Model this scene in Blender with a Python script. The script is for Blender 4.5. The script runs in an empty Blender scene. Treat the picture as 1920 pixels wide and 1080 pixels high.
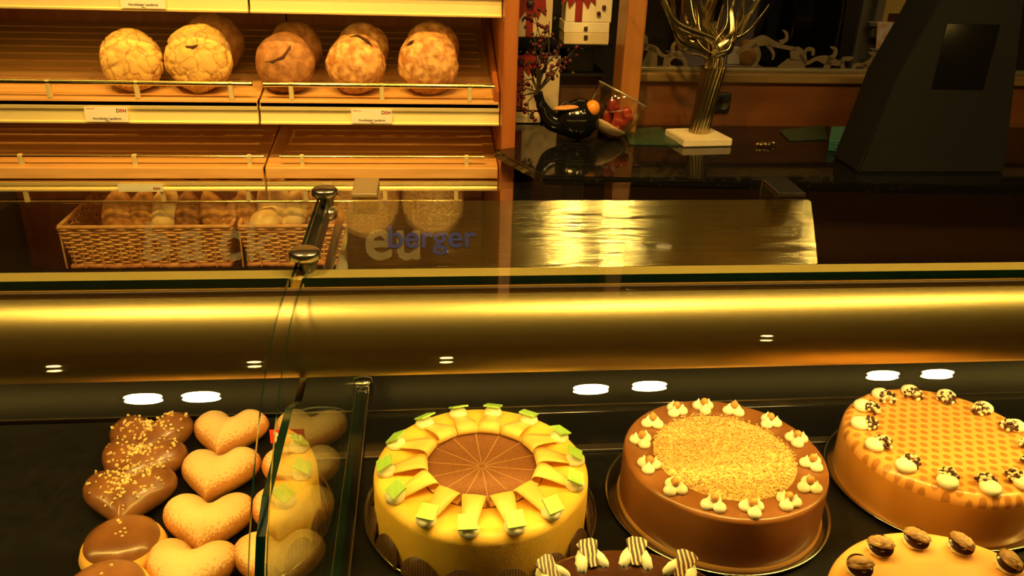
import bpy, bmesh, math, random
from math import sin, cos, pi, radians, tan, sqrt, atan2
from mathutils import Vector, Matrix, noise, Euler
random.seed(7)
sc = bpy.context.scene
C = sc.collection
V = Vector

# ------------------------------------------------------------------ camera
FPX, PITCH, YAW, ROLL = 1580.0, radians(25), radians(6.4), radians(1.95)
CAM = V((0, 0, 1.7))
Fw = V((sin(YAW)*cos(PITCH), cos(YAW)*cos(PITCH), -sin(PITCH)))
R0 = V((cos(YAW), -sin(YAW), 0)); U0 = R0.cross(Fw)
Rt = R0*cos(ROLL)+U0*sin(ROLL); Up = -R0*sin(ROLL)+U0*cos(ROLL)
cd = bpy.data.cameras.new('camera'); cam = bpy.data.objects.new('camera', cd); C.objects.link(cam)
m = Matrix((Rt, Up, -Fw)).transposed().to_4x4(); m.translation = CAM
cam.matrix_world = m
cd.sensor_width = 36; cd.lens = 36*FPX/1920; cd.clip_start = .02
sc.camera = cam
def at(x, y, X=None, Y=None, Z=None):
    d = Fw + Rt*((x-960)/FPX) - Up*((y-540)/FPX)
    i, v = (0, X) if X is not None else ((1, Y) if Y is not None else (2, Z))
    return CAM + d*((v-CAM[i])/d[i])

# ------------------------------------------------------------------ materials
MATS = {}
def nt(name):
    m = bpy.data.materials.new(name); m.use_nodes = True
    n = m.node_tree.nodes; l = m.node_tree.links; n.clear()
    o = n.new('ShaderNodeOutputMaterial'); MATS[name] = m
    return m, n, l, o
def M(name, c, c2=None, rough=.5, metal=0, scale=8, mode='noise', stretch=(1,1,1), bump=0, bscale=None,
      coat=0, aniso=0, tangent=None, lo=.35, hi=.65, spec=.5, sss=0, detail=6, trans=0, alpha=1):
    m, n, l, o = nt(name)
    b = n.new('ShaderNodeBsdfPrincipled'); l.new(b.outputs[0], o.inputs[0])
    b.inputs['Base Color'].default_value = (*c, 1); b.inputs['Roughness'].default_value = rough
    b.inputs['Metallic'].default_value = metal; b.inputs['Coat Weight'].default_value = coat
    b.inputs['Coat Roughness'].default_value = .12
    b.inputs['Specular IOR Level'].default_value = spec
    b.inputs['Transmission Weight'].default_value = trans
    b.inputs['Alpha'].default_value = alpha
    if sss:
        b.inputs['Subsurface Weight'].default_value = sss; b.inputs['Subsurface Radius'].default_value = (.01, .006, .002)
    tc = n.new('ShaderNodeTexCoord'); mp = n.new('ShaderNodeMapping'); l.new(tc.outputs['Object'], mp.inputs[0])
    mp.inputs['Scale'].default_value = stretch
    def tex(mode, scale):
        if mode == 'noise':
            t = n.new('ShaderNodeTexNoise'); t.inputs['Scale'].default_value = scale; t.inputs['Detail'].default_value = detail
            l.new(mp.outputs[0], t.inputs['Vector']); return t.outputs[0]
        if mode == 'voronoi' or mode == 'crack':
            t = n.new('ShaderNodeTexVoronoi'); t.inputs['Scale'].default_value = scale
            if mode == 'crack':
                t.feature = 'DISTANCE_TO_EDGE'
                nz = n.new('ShaderNodeTexNoise'); nz.inputs['Scale'].default_value = 22; nz.inputs['Detail'].default_value = 3; l.new(mp.outputs[0], nz.inputs['Vector'])
                sv = n.new('ShaderNodeVectorMath'); sv.operation = 'MULTIPLY_ADD'; sv.inputs[1].default_value = (.055,)*3; l.new(nz.outputs[1], sv.inputs[0]); l.new(mp.outputs[0], sv.inputs[2])
                l.new(sv.outputs[0], t.inputs['Vector']); return t.outputs[0]
            l.new(mp.outputs[0], t.inputs['Vector']); return t.outputs[0]
        if mode == 'wave':
            t = n.new('ShaderNodeTexWave'); t.inputs['Scale'].default_value = scale; t.inputs['Distortion'].default_value = 3
            t.inputs['Detail'].default_value = 3; l.new(mp.outputs[0], t.inputs['Vector']); return t.outputs[1]
    if c2 is not None:
        r = n.new('ShaderNodeValToRGB'); r.color_ramp.elements[0].position = lo; r.color_ramp.elements[1].position = hi
        r.color_ramp.elements[0].color = (*c, 1); r.color_ramp.elements[1].color = (*c2, 1)
        l.new(tex(mode, scale), r.inputs[0]); l.new(r.outputs[0], b.inputs['Base Color'])
    if bump:
        bp = n.new('ShaderNodeBump'); bp.inputs['Strength'].default_value = bump; bp.inputs['Distance'].default_value = .004
        l.new(tex('noise' if mode in ('wave',) else mode, bscale or scale), bp.inputs['Height']); l.new(bp.outputs[0], b.inputs['Normal'])
    if aniso:
        b.inputs['Anisotropic'].default_value = aniso
        cv = n.new('ShaderNodeCombineXYZ')
        for i in range(3): cv.inputs[i].default_value = tangent[i]
        l.new(cv.outputs[0], b.inputs['Tangent'])
    return m
def glassmat(name, tint, ior=1.45, rough=0.0):
    m, n, l, o = nt(name)
    t = n.new('ShaderNodeBsdfTransparent'); t.inputs[0].default_value = (*tint, 1)
    g = n.new('ShaderNodeBsdfGlossy'); g.inputs['Roughness'].default_value = rough; g.inputs[0].default_value = (1, 1, 1, 1)
    # the pane mirrors equally from either side: invert the index where a ray leaves the slab
    f = n.new('ShaderNodeFresnel'); ge = n.new('ShaderNodeNewGeometry'); mf = n.new('ShaderNodeMix')
    mf.inputs[2].default_value = ior; mf.inputs[3].default_value = 1/ior
    l.new(ge.outputs['Backfacing'], mf.inputs[0]); l.new(mf.outputs[0], f.inputs[0])
    x = n.new('ShaderNodeMixShader'); l.new(f.outputs[0], x.inputs[0]); l.new(t.outputs[0], x.inputs[1]); l.new(g.outputs[0], x.inputs[2])
    l.new(x.outputs[0], o.inputs[0]); return m
def emis(name, c, s):
    m, n, l, o = nt(name); e = n.new('ShaderNodeEmission'); e.inputs[0].default_value = (*c, 1); e.inputs[1].default_value = s
    l.new(e.outputs[0], o.inputs[0]); return m

brass = M('brushed_gold_tube', (.88, .66, .26), rough=.40, metal=1)
gold = M('gold_strip_metal', (.98, .84, .45), rough=.45, metal=.55)
goldp = M('polished_gold', (.9, .74, .4), rough=.16, metal=1)
def brushed(name, c, rough, dv, nv, k):
    # sheet brushed lengthwise: fine grooves tilt the normal across the grain only
    m, n, l, o = nt(name)
    b = n.new('ShaderNodeBsdfPrincipled'); l.new(b.outputs[0], o.inputs[0]); b.inputs['Metallic'].default_value = 1
    b.inputs['Base Color'].default_value = (*c, 1); b.inputs['Roughness'].default_value = rough
    g = n.new('ShaderNodeNewGeometry'); dt = n.new('ShaderNodeVectorMath'); dt.operation = 'DOT_PRODUCT'; l.new(g.outputs['Position'], dt.inputs[0]); dt.inputs[1].default_value = dv
    sx = n.new('ShaderNodeSeparateXYZ'); l.new(g.outputs['Position'], sx.inputs[0])
    mx = n.new('ShaderNodeMath'); mx.operation = 'MULTIPLY'; mx.inputs[1].default_value = 14; l.new(sx.outputs[0], mx.inputs[0])
    my = n.new('ShaderNodeMath'); my.operation = 'MULTIPLY'; my.inputs[1].default_value = 9000; l.new(dt.outputs['Value'], my.inputs[0])
    cv = n.new('ShaderNodeCombineXYZ'); l.new(mx.outputs[0], cv.inputs[0]); l.new(my.outputs[0], cv.inputs[1])
    t = n.new('ShaderNodeTexNoise'); t.inputs['Scale'].default_value = 1; t.inputs['Detail'].default_value = 1; l.new(cv.outputs[0], t.inputs['Vector'])
    q = n.new('ShaderNodeMath'); q.operation = 'MULTIPLY_ADD'; q.inputs[1].default_value = k; q.inputs[2].default_value = -k/2; l.new(t.outputs[0], q.inputs[0])
    sv = n.new('ShaderNodeVectorMath'); sv.operation = 'SCALE'; sv.inputs[0].default_value = dv; l.new(q.outputs[0], sv.inputs['Scale'])
    ad = n.new('ShaderNodeVectorMath'); ad.operation = 'ADD'; ad.inputs[1].default_value = nv; l.new(sv.outputs[0], ad.inputs[0])
    nm = n.new('ShaderNodeVectorMath'); nm.operation = 'NORMALIZE'; l.new(ad.outputs[0], nm.inputs[0]); l.new(nm.outputs[0], b.inputs['Normal'])
    return m
steelA = brushed('brushed_steel_panel', (.74, .62, .36), .10, (0, .5958, .8031), (0, -.8031, .5958), 2.4)
chrome = M('chrome', (.7, .66, .58), rough=.14, metal=1)
steel = M('satin_steel', (.52, .47, .38), rough=.26, metal=1)
platem = M('cake_plate_steel', (.42, .38, .3), rough=.22, metal=1)
darkmet = M('dark_metal', (.06, .055, .05), rough=.35, metal=.8)
blackg = M('black_gloss', (.006, .006, .007), rough=.12, spec=.5)
blackm = M('black_matte', (.008, .008, .009), rough=.55)
trayblk = M('black_tray', (.004, .004, .0045), (.008, .007, .007), rough=.38, scale=60, bump=.05, spec=.25)
granite = M('black_granite', (.006, .006, .006), (.03, .03, .026), rough=.06, mode='noise', scale=90, lo=.55, hi=.8)
woodL = M('light_beech_wood', (.62, .33, .12), (.72, .42, .17), rough=.42, mode='noise', scale=6, stretch=(1, 14, 14))
woodS = M('slat_wood', (.55, .28, .09), (.66, .36, .13), rough=.4, scale=5, stretch=(1, 16, 16))
woodR = M('reddish_cherry_wood', (.32, .095, .025), (.4, .13, .035), rough=.35, scale=4, stretch=(10, 10, .8))
woodW = M('wall_cherry_wood', (.15, .05, .016), (.2, .068, .022), rough=.32, scale=3, stretch=(1, 8, 8))
woodP = M('orange_post_wood', (.34, .13, .03), (.42, .17, .04), rough=.35, scale=4, stretch=(10, 10, .8))
glass = glassmat('clear_glass', (.96, .985, .955))
glassD = glassmat('divider_glass', (.86, .9, .85))
glassW = glassmat('window_glass', (.93, .93, .92))
edgeG = M('green_glass_edge', (.008, .07, .032), rough=.08, spec=.8)
edgeD = M('dark_green_glass_edge', (.004, .03, .016), rough=.1)
letRefl = M('reflected_lettering', (.6, .5, .32), rough=.6, alpha=.32)  # pale see-through colour standing in for a sign's reflection
frostW = M('frosted_window_film', (.2, .15, .09), rough=.8, alpha=.6)
blue = M('blue_lettering', (.02, .05, .42), rough=.5)
white = M('white_card', (.85, .82, .74), rough=.6)
redp = M('red_print', (.75, .05, .03), rough=.5)
inkm = M('dark_print', (.09, .03, .03), rough=.6)
wlet = M('white_print', (.95, .93, .9), rough=.5)
crustY = M('pale_cracked_crust', (.42, .2, .05), (.68, .42, .13), mode='crack', scale=19, rough=.85, bump=.5, lo=.0, hi=.05)
crustD = M('dark_brown_crust', (.22, .08, .022), (.5, .24, .085), rough=.7, mode='noise', scale=40, bump=.6, bscale=60, lo=.35, hi=.75)
crustB = M('floury_brown_crust', (.36, .14, .035), (.72, .42, .17), rough=.75, mode='noise', scale=48, bump=.7, bscale=60, lo=.38, hi=.66)
crumbcut = M('dark_split', (.07, .022, .008), rough=.9)
flour = M('floured_roll', (.6, .33, .12), (.85, .66, .36), rough=.85, mode='noise', scale=18, bump=.3, bscale=50)
bagB = M('golden_baguette', (.3, .11, .025), (.62, .32, .1), rough=.6, scale=45, bump=.6, bscale=70)
seed = M('seeded_crust', (.2, .09, .03), (.75, .52, .25), rough=.8, mode='voronoi', scale=130, bump=.6, lo=.1, hi=.7)
wicker = M('wicker_cane', (.42, .19, .07), (.62, .34, .14), rough=.5, scale=30)
wickerR = M('red_brown_wicker', (.38, .13, .05), (.5, .2, .08), rough=.5, scale=30)
# baked heart: golden sides, sugar-dusted top
def heartmat():
    m, n, l, o = nt('sugar_dusted_bun')
    b = n.new('ShaderNodeBsdfPrincipled'); l.new(b.outputs[0], o.inputs[0]); b.inputs['Roughness'].default_value = .65
    tc = n.new('ShaderNodeTexCoord'); sx = n.new('ShaderNodeSeparateXYZ'); l.new(tc.outputs['Object'], sx.inputs[0])
    no = n.new('ShaderNodeTexNoise'); no.inputs['Scale'].default_value = 380; no.inputs['Detail'].default_value = 3
    l.new(tc.outputs['Object'], no.inputs['Vector'])
    no2 = n.new('ShaderNodeTexNoise'); no2.inputs['Scale'].default_value = 30; l.new(tc.outputs['Object'], no2.inputs['Vector'])
    mr = n.new('ShaderNodeMapRange'); mr.inputs[1].default_value = .024; mr.inputs[2].default_value = .052; l.new(sx.outputs[2], mr.inputs[0])
    ad = n.new('ShaderNodeMath'); ad.operation = 'MULTIPLY_ADD'; l.new(no.outputs[0], ad.inputs[0]); ad.inputs[1].default_value = 1.15; l.new(mr.outputs[0], ad.inputs[2])
    r = n.new('ShaderNodeValToRGB'); e = r.color_ramp.elements
    e[0].position = .68; e[0].color = (.5, .18, .03, 1); e[1].position = 1.0; e[1].color = (.74, .48, .22, 1)
    l.new(ad.outputs[0], r.inputs[0])
    r2 = n.new('ShaderNodeValToRGB'); r2.color_ramp.elements[0].color = (.62, .4, .1, 1); r2.color_ramp.elements[1].color = (.52, .2, .035, 1)
    r2.color_ramp.elements[0].position = .2; r2.color_ramp.elements[1].position = .8
    mr2 = n.new('ShaderNodeMapRange'); mr2.inputs[1].default_value = .004; mr2.inputs[2].default_value = .016; l.new(sx.outputs[2], mr2.inputs[0]); l.new(mr2.outputs[0], r2.inputs[0])
    mx = n.new('ShaderNodeMix'); mx.data_type = 'RGBA'; 
    mr3 = n.new('ShaderNodeMapRange'); mr3.inputs[1].default_value = .014; mr3.inputs[2].default_value = .02; l.new(sx.outputs[2], mr3.inputs[0])
    l.new(mr3.outputs[0], mx.inputs[0]); l.new(r2.outputs[0], mx.inputs[6]); l.new(r.outputs[0], mx.inputs[7]); l.new(mx.outputs[2], b.inputs['Base Color'])
    bp = n.new('ShaderNodeBump'); bp.inputs['Strength'].default_value = .55; bp.inputs['Distance'].default_value = .0022; no2.inputs['Scale'].default_value = 110; l.new(no2.outputs[0], bp.inputs['Height']); l.new(bp.outputs[0], b.inputs['Normal'])
    return m
heartM = heartmat()
chocG = M('chocolate_glaze', (.16, .055, .018), (.3, .12, .04), rough=.28, scale=20, bump=.25, bscale=40, coat=.3)
chocD = M('dark_chocolate', (.045, .014, .008), (.07, .022, .01), rough=.2, scale=8, coat=.5)
nutM = M('chopped_nut', (.62, .38, .13), (.85, .62, .3), rough=.6, scale=200)
hazel = M('hazelnut', (.6, .3, .08), rough=.4)
yell = M('yellow_marzipan', (.93, .56, .07), (.95, .6, .09), rough=.5, scale=90, bump=.12, bscale=300, sss=.08)
yellS = M('yellow_marzipan_strip', (.92, .58, .13), (.95, .64, .17), rough=.42, scale=30, sss=.08)
cream = M('piped_cream', (.96, .9, .66), rough=.4, sss=.15)
creamW = M('piped_white_cream', (.96, .9, .72), rough=.38, sss=.15)
green = M('green_marzipan_tile', (.36, .62, .1), (.42, .68, .14), rough=.4, scale=12, stretch=(20, 1, 1))
cocoa = M('cocoa_topping', (.22, .075, .025), (.3, .11, .035), rough=.75, mode='noise', scale=500, bump=.3)
caram = M('milk_chocolate_coating', (.23, .082, .022), (.28, .105, .03), rough=.3, scale=14, coat=.15)
caramS = M('caramel_side', (.34, .17, .05), (.42, .22, .07), rough=.25, scale=10, coat=.3)
waf = M('ridged_dark_wafer', (.05, .02, .01), (.12, .06, .03), mode='wave', scale=90, rough=.35, bump=.2, bscale=100)
orangeM = M('orange_caramel_icing', (.85, .4, .1), (.92, .5, .16), rough=.35, scale=10, coat=.3)
walnut = M('walnut_half', (.3, .14, .05), (.6, .38, .16), rough=.5, scale=70, bump=.6, bscale=120)
pearlD = M('dark_chocolate_pearl', (.07, .02, .012), rough=.2)
pearlL = M('cream_chocolate_pearl', (.85, .72, .5), rough=.25)
def honeycomb():
    m, n, l, o = nt('honeycomb_spotted_icing')
    b = n.new('ShaderNodeBsdfPrincipled'); l.new(b.outputs[0], o.inputs[0]); b.inputs['Roughness'].default_value = .3; b.inputs['Coat Weight'].default_value = .3
    tc = n.new('ShaderNodeTexCoord'); sx = n.new('ShaderNodeSeparateXYZ'); l.new(tc.outputs['Object'], sx.inputs[0])
    def lat(ax, ay, ox):
        # cell-centred distance on an offset lattice
        out = []
        for s, per, of in ((0, .016, ox*.008), (1, .0277, ox*.01385)):
            a = n.new('ShaderNodeMath'); a.operation = 'ADD'; l.new(sx.outputs[s], a.inputs[0]); a.inputs[1].default_value = of+10*per
            q = n.new('ShaderNodeMath'); q.operation = 'PINGPONG'; q.inputs[1].default_value = per/2; l.new(a.outputs[0], q.inputs[0])
            out.append(q.outputs[0])
        cv = n.new('ShaderNodeCombineXYZ'); l.new(out[0], cv.inputs[0]); l.new(out[1], cv.inputs[1])
        ln = n.new('ShaderNodeVectorMath'); ln.operation = 'LENGTH'; l.new(cv.outputs[0], ln.inputs[0]); return ln.outputs['Value']
    mn = n.new('ShaderNodeMath'); mn.operation = 'MINIMUM'; l.new(lat(0, 0, 0), mn.inputs[0]); l.new(lat(0, 0, 1), mn.inputs[1])
    r = n.new('ShaderNodeValToRGB'); e = r.color_ramp.elements; e[0].position = .38; e[1].position = .5
    e[0].color = (.5, .2, .04, 1); e[1].color = (.85, .4, .1, 1)
    sc_ = n.new('ShaderNodeMath'); sc_.operation = 'MULTIPLY'; sc_.inputs[1].default_value = 90; l.new(mn.outputs[0], sc_.inputs[0]); l.new(sc_.outputs[0], r.inputs[0])
    l.new(r.outputs[0], b.inputs['Base Color']); return m
honey = honeycomb()
honeyS = M('amber_side_icing', (.55, .22, .04), (.75, .34, .07), rough=.3, scale=9, stretch=(1, 1, .4), coat=.3)
stoneM = M('pale_stone', (.75, .62, .42), (.82, .7, .5), rough=.7, scale=30, bump=.1)
twigM = M('aged_bronze_ribbon', (.42, .34, .18), (.6, .5, .28), rough=.24, metal=1, scale=10)
teal = M('teal_frosted_glass', (.12, .42, .34), rough=.25, alpha=.55)
greenp = M('green_glass_plate', (.04, .09, .05), (.06, .13, .08), rough=.12, alpha=.5, scale=40)
berryM = M('dark_red_berry', (.07, .008, .014), rough=.25)
twigD = M('dark_twig', (.035, .022, .012), rough=.7)
giftC = M('cream_gift_box', (.72, .58, .38), rough=.55)
giftW = M('ivory_gift_box', (.85, .76, .6), rough=.5)
ribbon = M('red_ribbon', (.3, .025, .02), (.22, .015, .015), rough=.35, scale=8)
dry = M('dried_red_fruit', (.3, .02, .012), (.42, .05, .02), rough=.55, scale=60, bump=.6)
orangeF = M('orange_fruit', (.85, .3, .03), rough=.45, bump=.2, scale=200)
yelF = M('yellow_green_fruit', (.7, .5, .1), rough=.45)
sand = M('pale_sand', (.8, .6, .4), (.6, .4, .25), rough=.9, scale=200)
wallM = M('dark_warm_wall', (.2, .12, .06), rough=.8)
ceilM = M('cream_ceiling', (.4, .34, .25), rough=.9)
floorM = M('brown_tile_floor', (.1, .06, .035), (.13, .08, .05), rough=.4, scale=4)
greyM = M('grey_column', (.22, .19, .15), rough=.7)
roomM = M('far_room_wall', (.3, .24, .17), rough=.85)
paperY = M('yellow_poster', (.75, .5, .1), (.8, .6, .2), rough=.6, scale=5)
magM = M('magazine_cover', (.75, .35, .1), (.85, .8, .7), rough=.4, scale=25)
LC = (1, .56, .10)
lampM = emis('downlight_lens', (1, .66, .2), 420)
lampD = emis('dim_downlight_lens', (1, .66, .2), 70)
caseM = emis('case_lamp_glow', (1, .62, .12), 36)

# ------------------------------------------------------------------ mesh helpers
def bm_(): return bmesh.new()
def xf(bm, vs, rot=None, loc=(0, 0, 0), scl=None):
    if scl is not None: bmesh.ops.scale(bm, vec=V(scl), verts=vs)
    if rot is not None: bmesh.ops.rotate(bm, cent=(0, 0, 0), matrix=Euler(rot).to_matrix(), verts=vs)
    bmesh.ops.translate(bm, vec=V(loc), verts=vs)
def box(bm, x0, x1, y0, y1, z0, z1, bev=0, rot=None, loc=None, seg=2):
    b = bmesh.new(); g = bmesh.ops.create_cube(b, size=1)
    c = V(((x0+x1)/2, (y0+y1)/2, (z0+z1)/2))
    bmesh.ops.scale(b, vec=V((abs(x1-x0), abs(y1-y0), abs(z1-z0))), verts=b.verts)
    if bev: bmesh.ops.bevel(b, geom=b.edges[:], offset=bev, segments=seg, affect='EDGES', profile=.5)
    if rot: bmesh.ops.rotate(b, cent=(0, 0, 0), matrix=Euler(rot).to_matrix(), verts=b.verts)
    bmesh.ops.translate(b, vec=c if loc is None else V(loc), verts=b.verts)
    merge(bm, b); return bm
def merge(bm, b, mi=None):
    mp = {v: bm.verts.new(v.co) for v in b.verts}
    for f in b.faces:
        try:
            nf = bm.faces.new([mp[v] for v in f.verts]); nf.smooth = f.smooth; nf.material_index = f.material_index if mi is None else mi
        except ValueError: pass
    b.free()
def sph(bm, loc, r, scl=(1, 1, 1), rot=None, u=16, v=10):
    b = bmesh.new(); bmesh.ops.create_uvsphere(b, u_segments=u, v_segments=v, radius=r)
    xf(b, b.verts, rot, loc, scl)
    for f in b.faces: f.smooth = True
    merge(bm, b); return bm
def lathe(bm, prof, n=48, loc=(0, 0, 0), rot=None, smooth=True):
    b = bmesh.new(); rings = []
    for (r, z) in prof:
        if r < 1e-6: rings.append([b.verts.new((0, 0, z))])
        else: rings.append([b.verts.new((r*cos(2*pi*i/n), r*sin(2*pi*i/n), z)) for i in range(n)])
    for a, c in zip(rings, rings[1:]):
        for i in range(n):
            j = (i+1) % n
            vs = [a[i % len(a)], a[j % len(a)], c[j % len(c)], c[i % len(c)]]
            u = []
            for v in vs:
                if v not in u: u.append(v)
            if len(u) > 2:
                f = b.faces.new(u); f.smooth = smooth
    xf(b, b.verts, rot, loc); merge(bm, b); return bm
def tube(bm, pts, r, n=8, cap=True, flat=None):
    pts = [V(p) for p in pts]; b = bmesh.new(); rings = []
    rs = r if isinstance(r, (list, tuple)) else [r]*len(pts)
    prev = None
    for i, p in enumerate(pts):
        t = (pts[min(i+1, len(pts)-1)]-pts[max(i-1, 0)]).normalized()
        if prev is None:
            a = t.orthogonal().normalized() if flat is None else (V(flat)-t*t.dot(V(flat))).normalized()
        else:
            a = (prev-t*prev.dot(t)).normalized()
        prev = a; c = t.cross(a)
        k = 1 if flat is None else .22
        rings.append([b.verts.new(p+a*cos(2*pi*j/n)*rs[i]+c*sin(2*pi*j/n)*rs[i]*k) for j in range(n)])
    for x, y in zip(rings, rings[1:]):
        for j in range(n):
            f = b.faces.new((x[j], x[(j+1) % n], y[(j+1) % n], y[j])); f.smooth = True
    if cap:
        for rg in (rings[0][::-1], rings[-1]): b.faces.new([b.verts.new(v.co) for v in rg])
    merge(bm, b); return bm
def prism(bm, pts, a0, a1, axis='x', smooth=False):
    # outline extruded along an axis; pts are the two other coordinates
    def P(u, v, a): return {'x': (a, u, v), 'y': (u, a, v), 'z': (u, v, a)}[axis]
    b = bmesh.new(); A = [b.verts.new(P(u, v, a0)) for u, v in pts]; B = [b.verts.new(P(u, v, a1)) for u, v in pts]
    n = len(pts)
    for i in range(n):
        f = b.faces.new((A[i], A[(i+1) % n], B[(i+1) % n], B[i])); f.smooth = smooth
    b.faces.new(A[::-1]); b.faces.new(B)
    bmesh.ops.recalc_face_normals(b, faces=b.faces); merge(bm, b); return bm
def sheet(bm, path, x0, x1, th):
    # bent sheet (e.g. curved glass): path in (y,z), thickness th
    n = len(path); out = []
    for i, (y, z) in enumerate(path):
        a = path[max(i-1, 0)]; c = path[min(i+1, n-1)]; t = V((c[0]-a[0], c[1]-a[1])).normalized(); out.append((y-t[1]*th, z+t[0]*th))
    b = bmesh.new()
    rows = [[b.verts.new((x, y, z)) for (y, z) in pp] for x in (x0, x1) for pp in (path, out)]
    i0, o0, i1, o1 = rows
    for i in range(n-1):
        for q, mi in (((o0[i], o0[i+1], o1[i+1], o1[i]), 0), ((i0[i], i1[i], i1[i+1], i0[i+1]), 0), ((i0[i], i0[i+1], o0[i+1], o0[i]), 1), ((i1[i], o1[i], o1[i+1], i1[i+1]), 1)):
            f = b.faces.new(q); f.material_index = mi; f.smooth = mi == 0
    for i in (0, n-1):
        f = b.faces.new((i0[i], o0[i], o1[i], i1[i])); f.material_index = 1
    bmesh.ops.recalc_face_normals(b, faces=b.faces)
    bmesh.ops.split_edges(b, edges=[e for e in b.edges if len({f.material_index for f in e.link_faces}) > 1]); merge(bm, b); return bm
def gbox(bm, x0, x1, y0, y1, z0, z1, thin, clearback=False):
    # glass slab: broad faces slot 0, edge faces slot 1; thin = axis of the thickness
    b = bmesh.new(); bmesh.ops.create_cube(b, size=1)
    bmesh.ops.scale(b, vec=V((x1-x0, y1-y0, z1-z0)), verts=b.verts); bmesh.ops.translate(b, vec=V(((x0+x1)/2, (y0+y1)/2, (z0+z1)/2)), verts=b.verts)
    for f in b.faces: f.material_index = 0 if abs(f.normal['xyz'.index(thin)]) > .5 or (clearback and f.normal.y > .5) else 1
    merge(bm, b); return bm
def text_bm(s, size, mtx, ext=.0003, bold=0.0, align='CENTER', sx=1.0):
    cu = bpy.data.curves.new('txt', 'FONT'); cu.body = s; cu.size = size; cu.extrude = ext; cu.offset = bold; cu.align_x = align
    o = bpy.data.objects.new('txt', cu); C.objects.link(o)
    dg = bpy.context.evaluated_depsgraph_get(); me = bpy.data.meshes.new_from_object(o.evaluated_get(dg))
    b = bmesh.new(); b.from_mesh(me); bpy.data.objects.remove(o); bpy.data.curves.remove(cu); bpy.data.meshes.remove(me)
    bmesh.ops.scale(b, vec=V((sx, 1, 1)), verts=b.verts)
    bmesh.ops.transform(b, matrix=mtx, verts=b.verts); return b
def facing(loc, tilt=0):   # text in the XZ plane facing -Y, leaning back by tilt
    return Matrix.Translation(V(loc)) @ Matrix.Rotation(pi/2-tilt, 4, 'X')

def obj(name, bm, mat, parent=None, world=True, smooth=None):
    me = bpy.data.meshes.new(name)
    if parent is not None and world:
        off = V((0, 0, 0)); p = parent
        while p is not None: off += p.location; p = p.parent
        bmesh.ops.translate(bm, vec=-off, verts=bm.verts)
    if smooth is not None:
        for f in bm.faces: f.smooth = smooth
    bm.to_mesh(me); bm.free()
    for x in (mat if isinstance(mat, (list, tuple)) else [mat]): me.materials.append(x)
    o = bpy.data.objects.new(name, me); C.objects.link(o)
    if parent is not None: o.parent = parent
    return o
def centre(o):
    # move the origin of a single-mesh thing to its base
    if not o.data.vertices: return o
    xs = [v.co for v in o.data.vertices]
    c = V(((min(v.x for v in xs)+max(v.x for v in xs))/2, (min(v.y for v in xs)+max(v.y for v in xs))/2, min(v.z for v in xs)))
    o.data.transform(Matrix.Translation(-c)); o.location += c; return o
def tag(o, label, cat, group=None, kind=None):
    o['label'] = label; o['category'] = cat
    if group: o['group'] = group
    if kind: o['kind'] = kind
    return o
def thing(name, label, cat, loc=(0, 0, 0), group=None):
    o = bpy.data.objects.new(name, None); C.objects.link(o); o.location = loc; o.empty_display_size = .05
    return tag(o, label, cat, group)
def struct(name, bm, mat):
    o = obj(name, bm, mat); o['kind'] = 'structure'; return o
def dup(root, loc=None, rot=None, label=None):
    r = root.copy(); C.objects.link(r)
    if loc is not None: r.location = loc
    if rot is not None: r.rotation_euler = rot
    if label: r['label'] = label
    for ch in [c for c in C.objects if c.parent == root]:
        d = ch.copy(); C.objects.link(d); d.parent = r
        for g in [c for c in C.objects if c.parent == ch]:
            h = g.copy(); C.objects.link(h); h.parent = d
    return r

# ------------------------------------------------------------------ the room
struct('floor', box(bm_(), -4, 6, -3, 7, -.05, 0), floorM)
struct('ceiling', box(bm_(), -4, 6, -3, 7, 2.92, 2.97), ceilM)
struct('wall_back', box(bm_(), -4, .6, 3.02, 3.1, 0, 2.92), wallM)
struct('wall_left', box(bm_(), -4, -3.9, -3, 3.02, 0, 2.92), wallM)
struct('wall_front', box(bm_(), -4, 6, -3.1, -3, 0, 2.92), wallM)
struct('wall_right', box(bm_(), 5.9, 6, -3, 7, 0, 2.92), wallM)
struct('wall_far', box(bm_(), -4, 6, 6.9, 7, 0, 2.92), roomM)
struct('wall_window_side', box(bm_(), .60, 5.9, 2.56, 2.62, 0, 1.195), woodW)
b = bm_(); box(b, .60, 5.9, 2.545, 2.63, 1.195, 1.222, .004); struct('trim_1', b, gold if False else M('sill_beech', (.2, .12, .045), (.26, .16, .06), rough=.3, scale=4, stretch=(1, 12, 12)))
# window: frame + glass + frosted swirls
b = bm_(); box(b, .60, 5.9, 2.575, 2.605, 1.222, 1.235, .003); box(b, .60, 5.9, 2.575, 2.605, 2.5, 2.56, .003); box(b, .60, .64, 2.575, 2.605, 1.235, 2.5, .003)
win = obj('window_1', b, M('window_frame_metal', (.3, .25, .16), rough=.4, metal=.6)); win['kind'] = 'structure'
b = bm_(); gbox(b, .64, 5.9, 2.586, 2.594, 1.235, 2.5, 'y'); obj('glass_pane', b, [glassW, edgeD], win)
struct('wall_above_window', box(bm_(), .60, 5.9, 2.56, 2.62, 2.56, 2.92), wallM)
# orange wood post between niche and window
b = bm_(); box(b, .575, .632, 2.44, 2.56, 1.06, 2.92, .006)
centre(tag(obj('wooden_post', b, woodP), 'orange brown wooden post between the gift niche and the window', 'post'))

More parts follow.
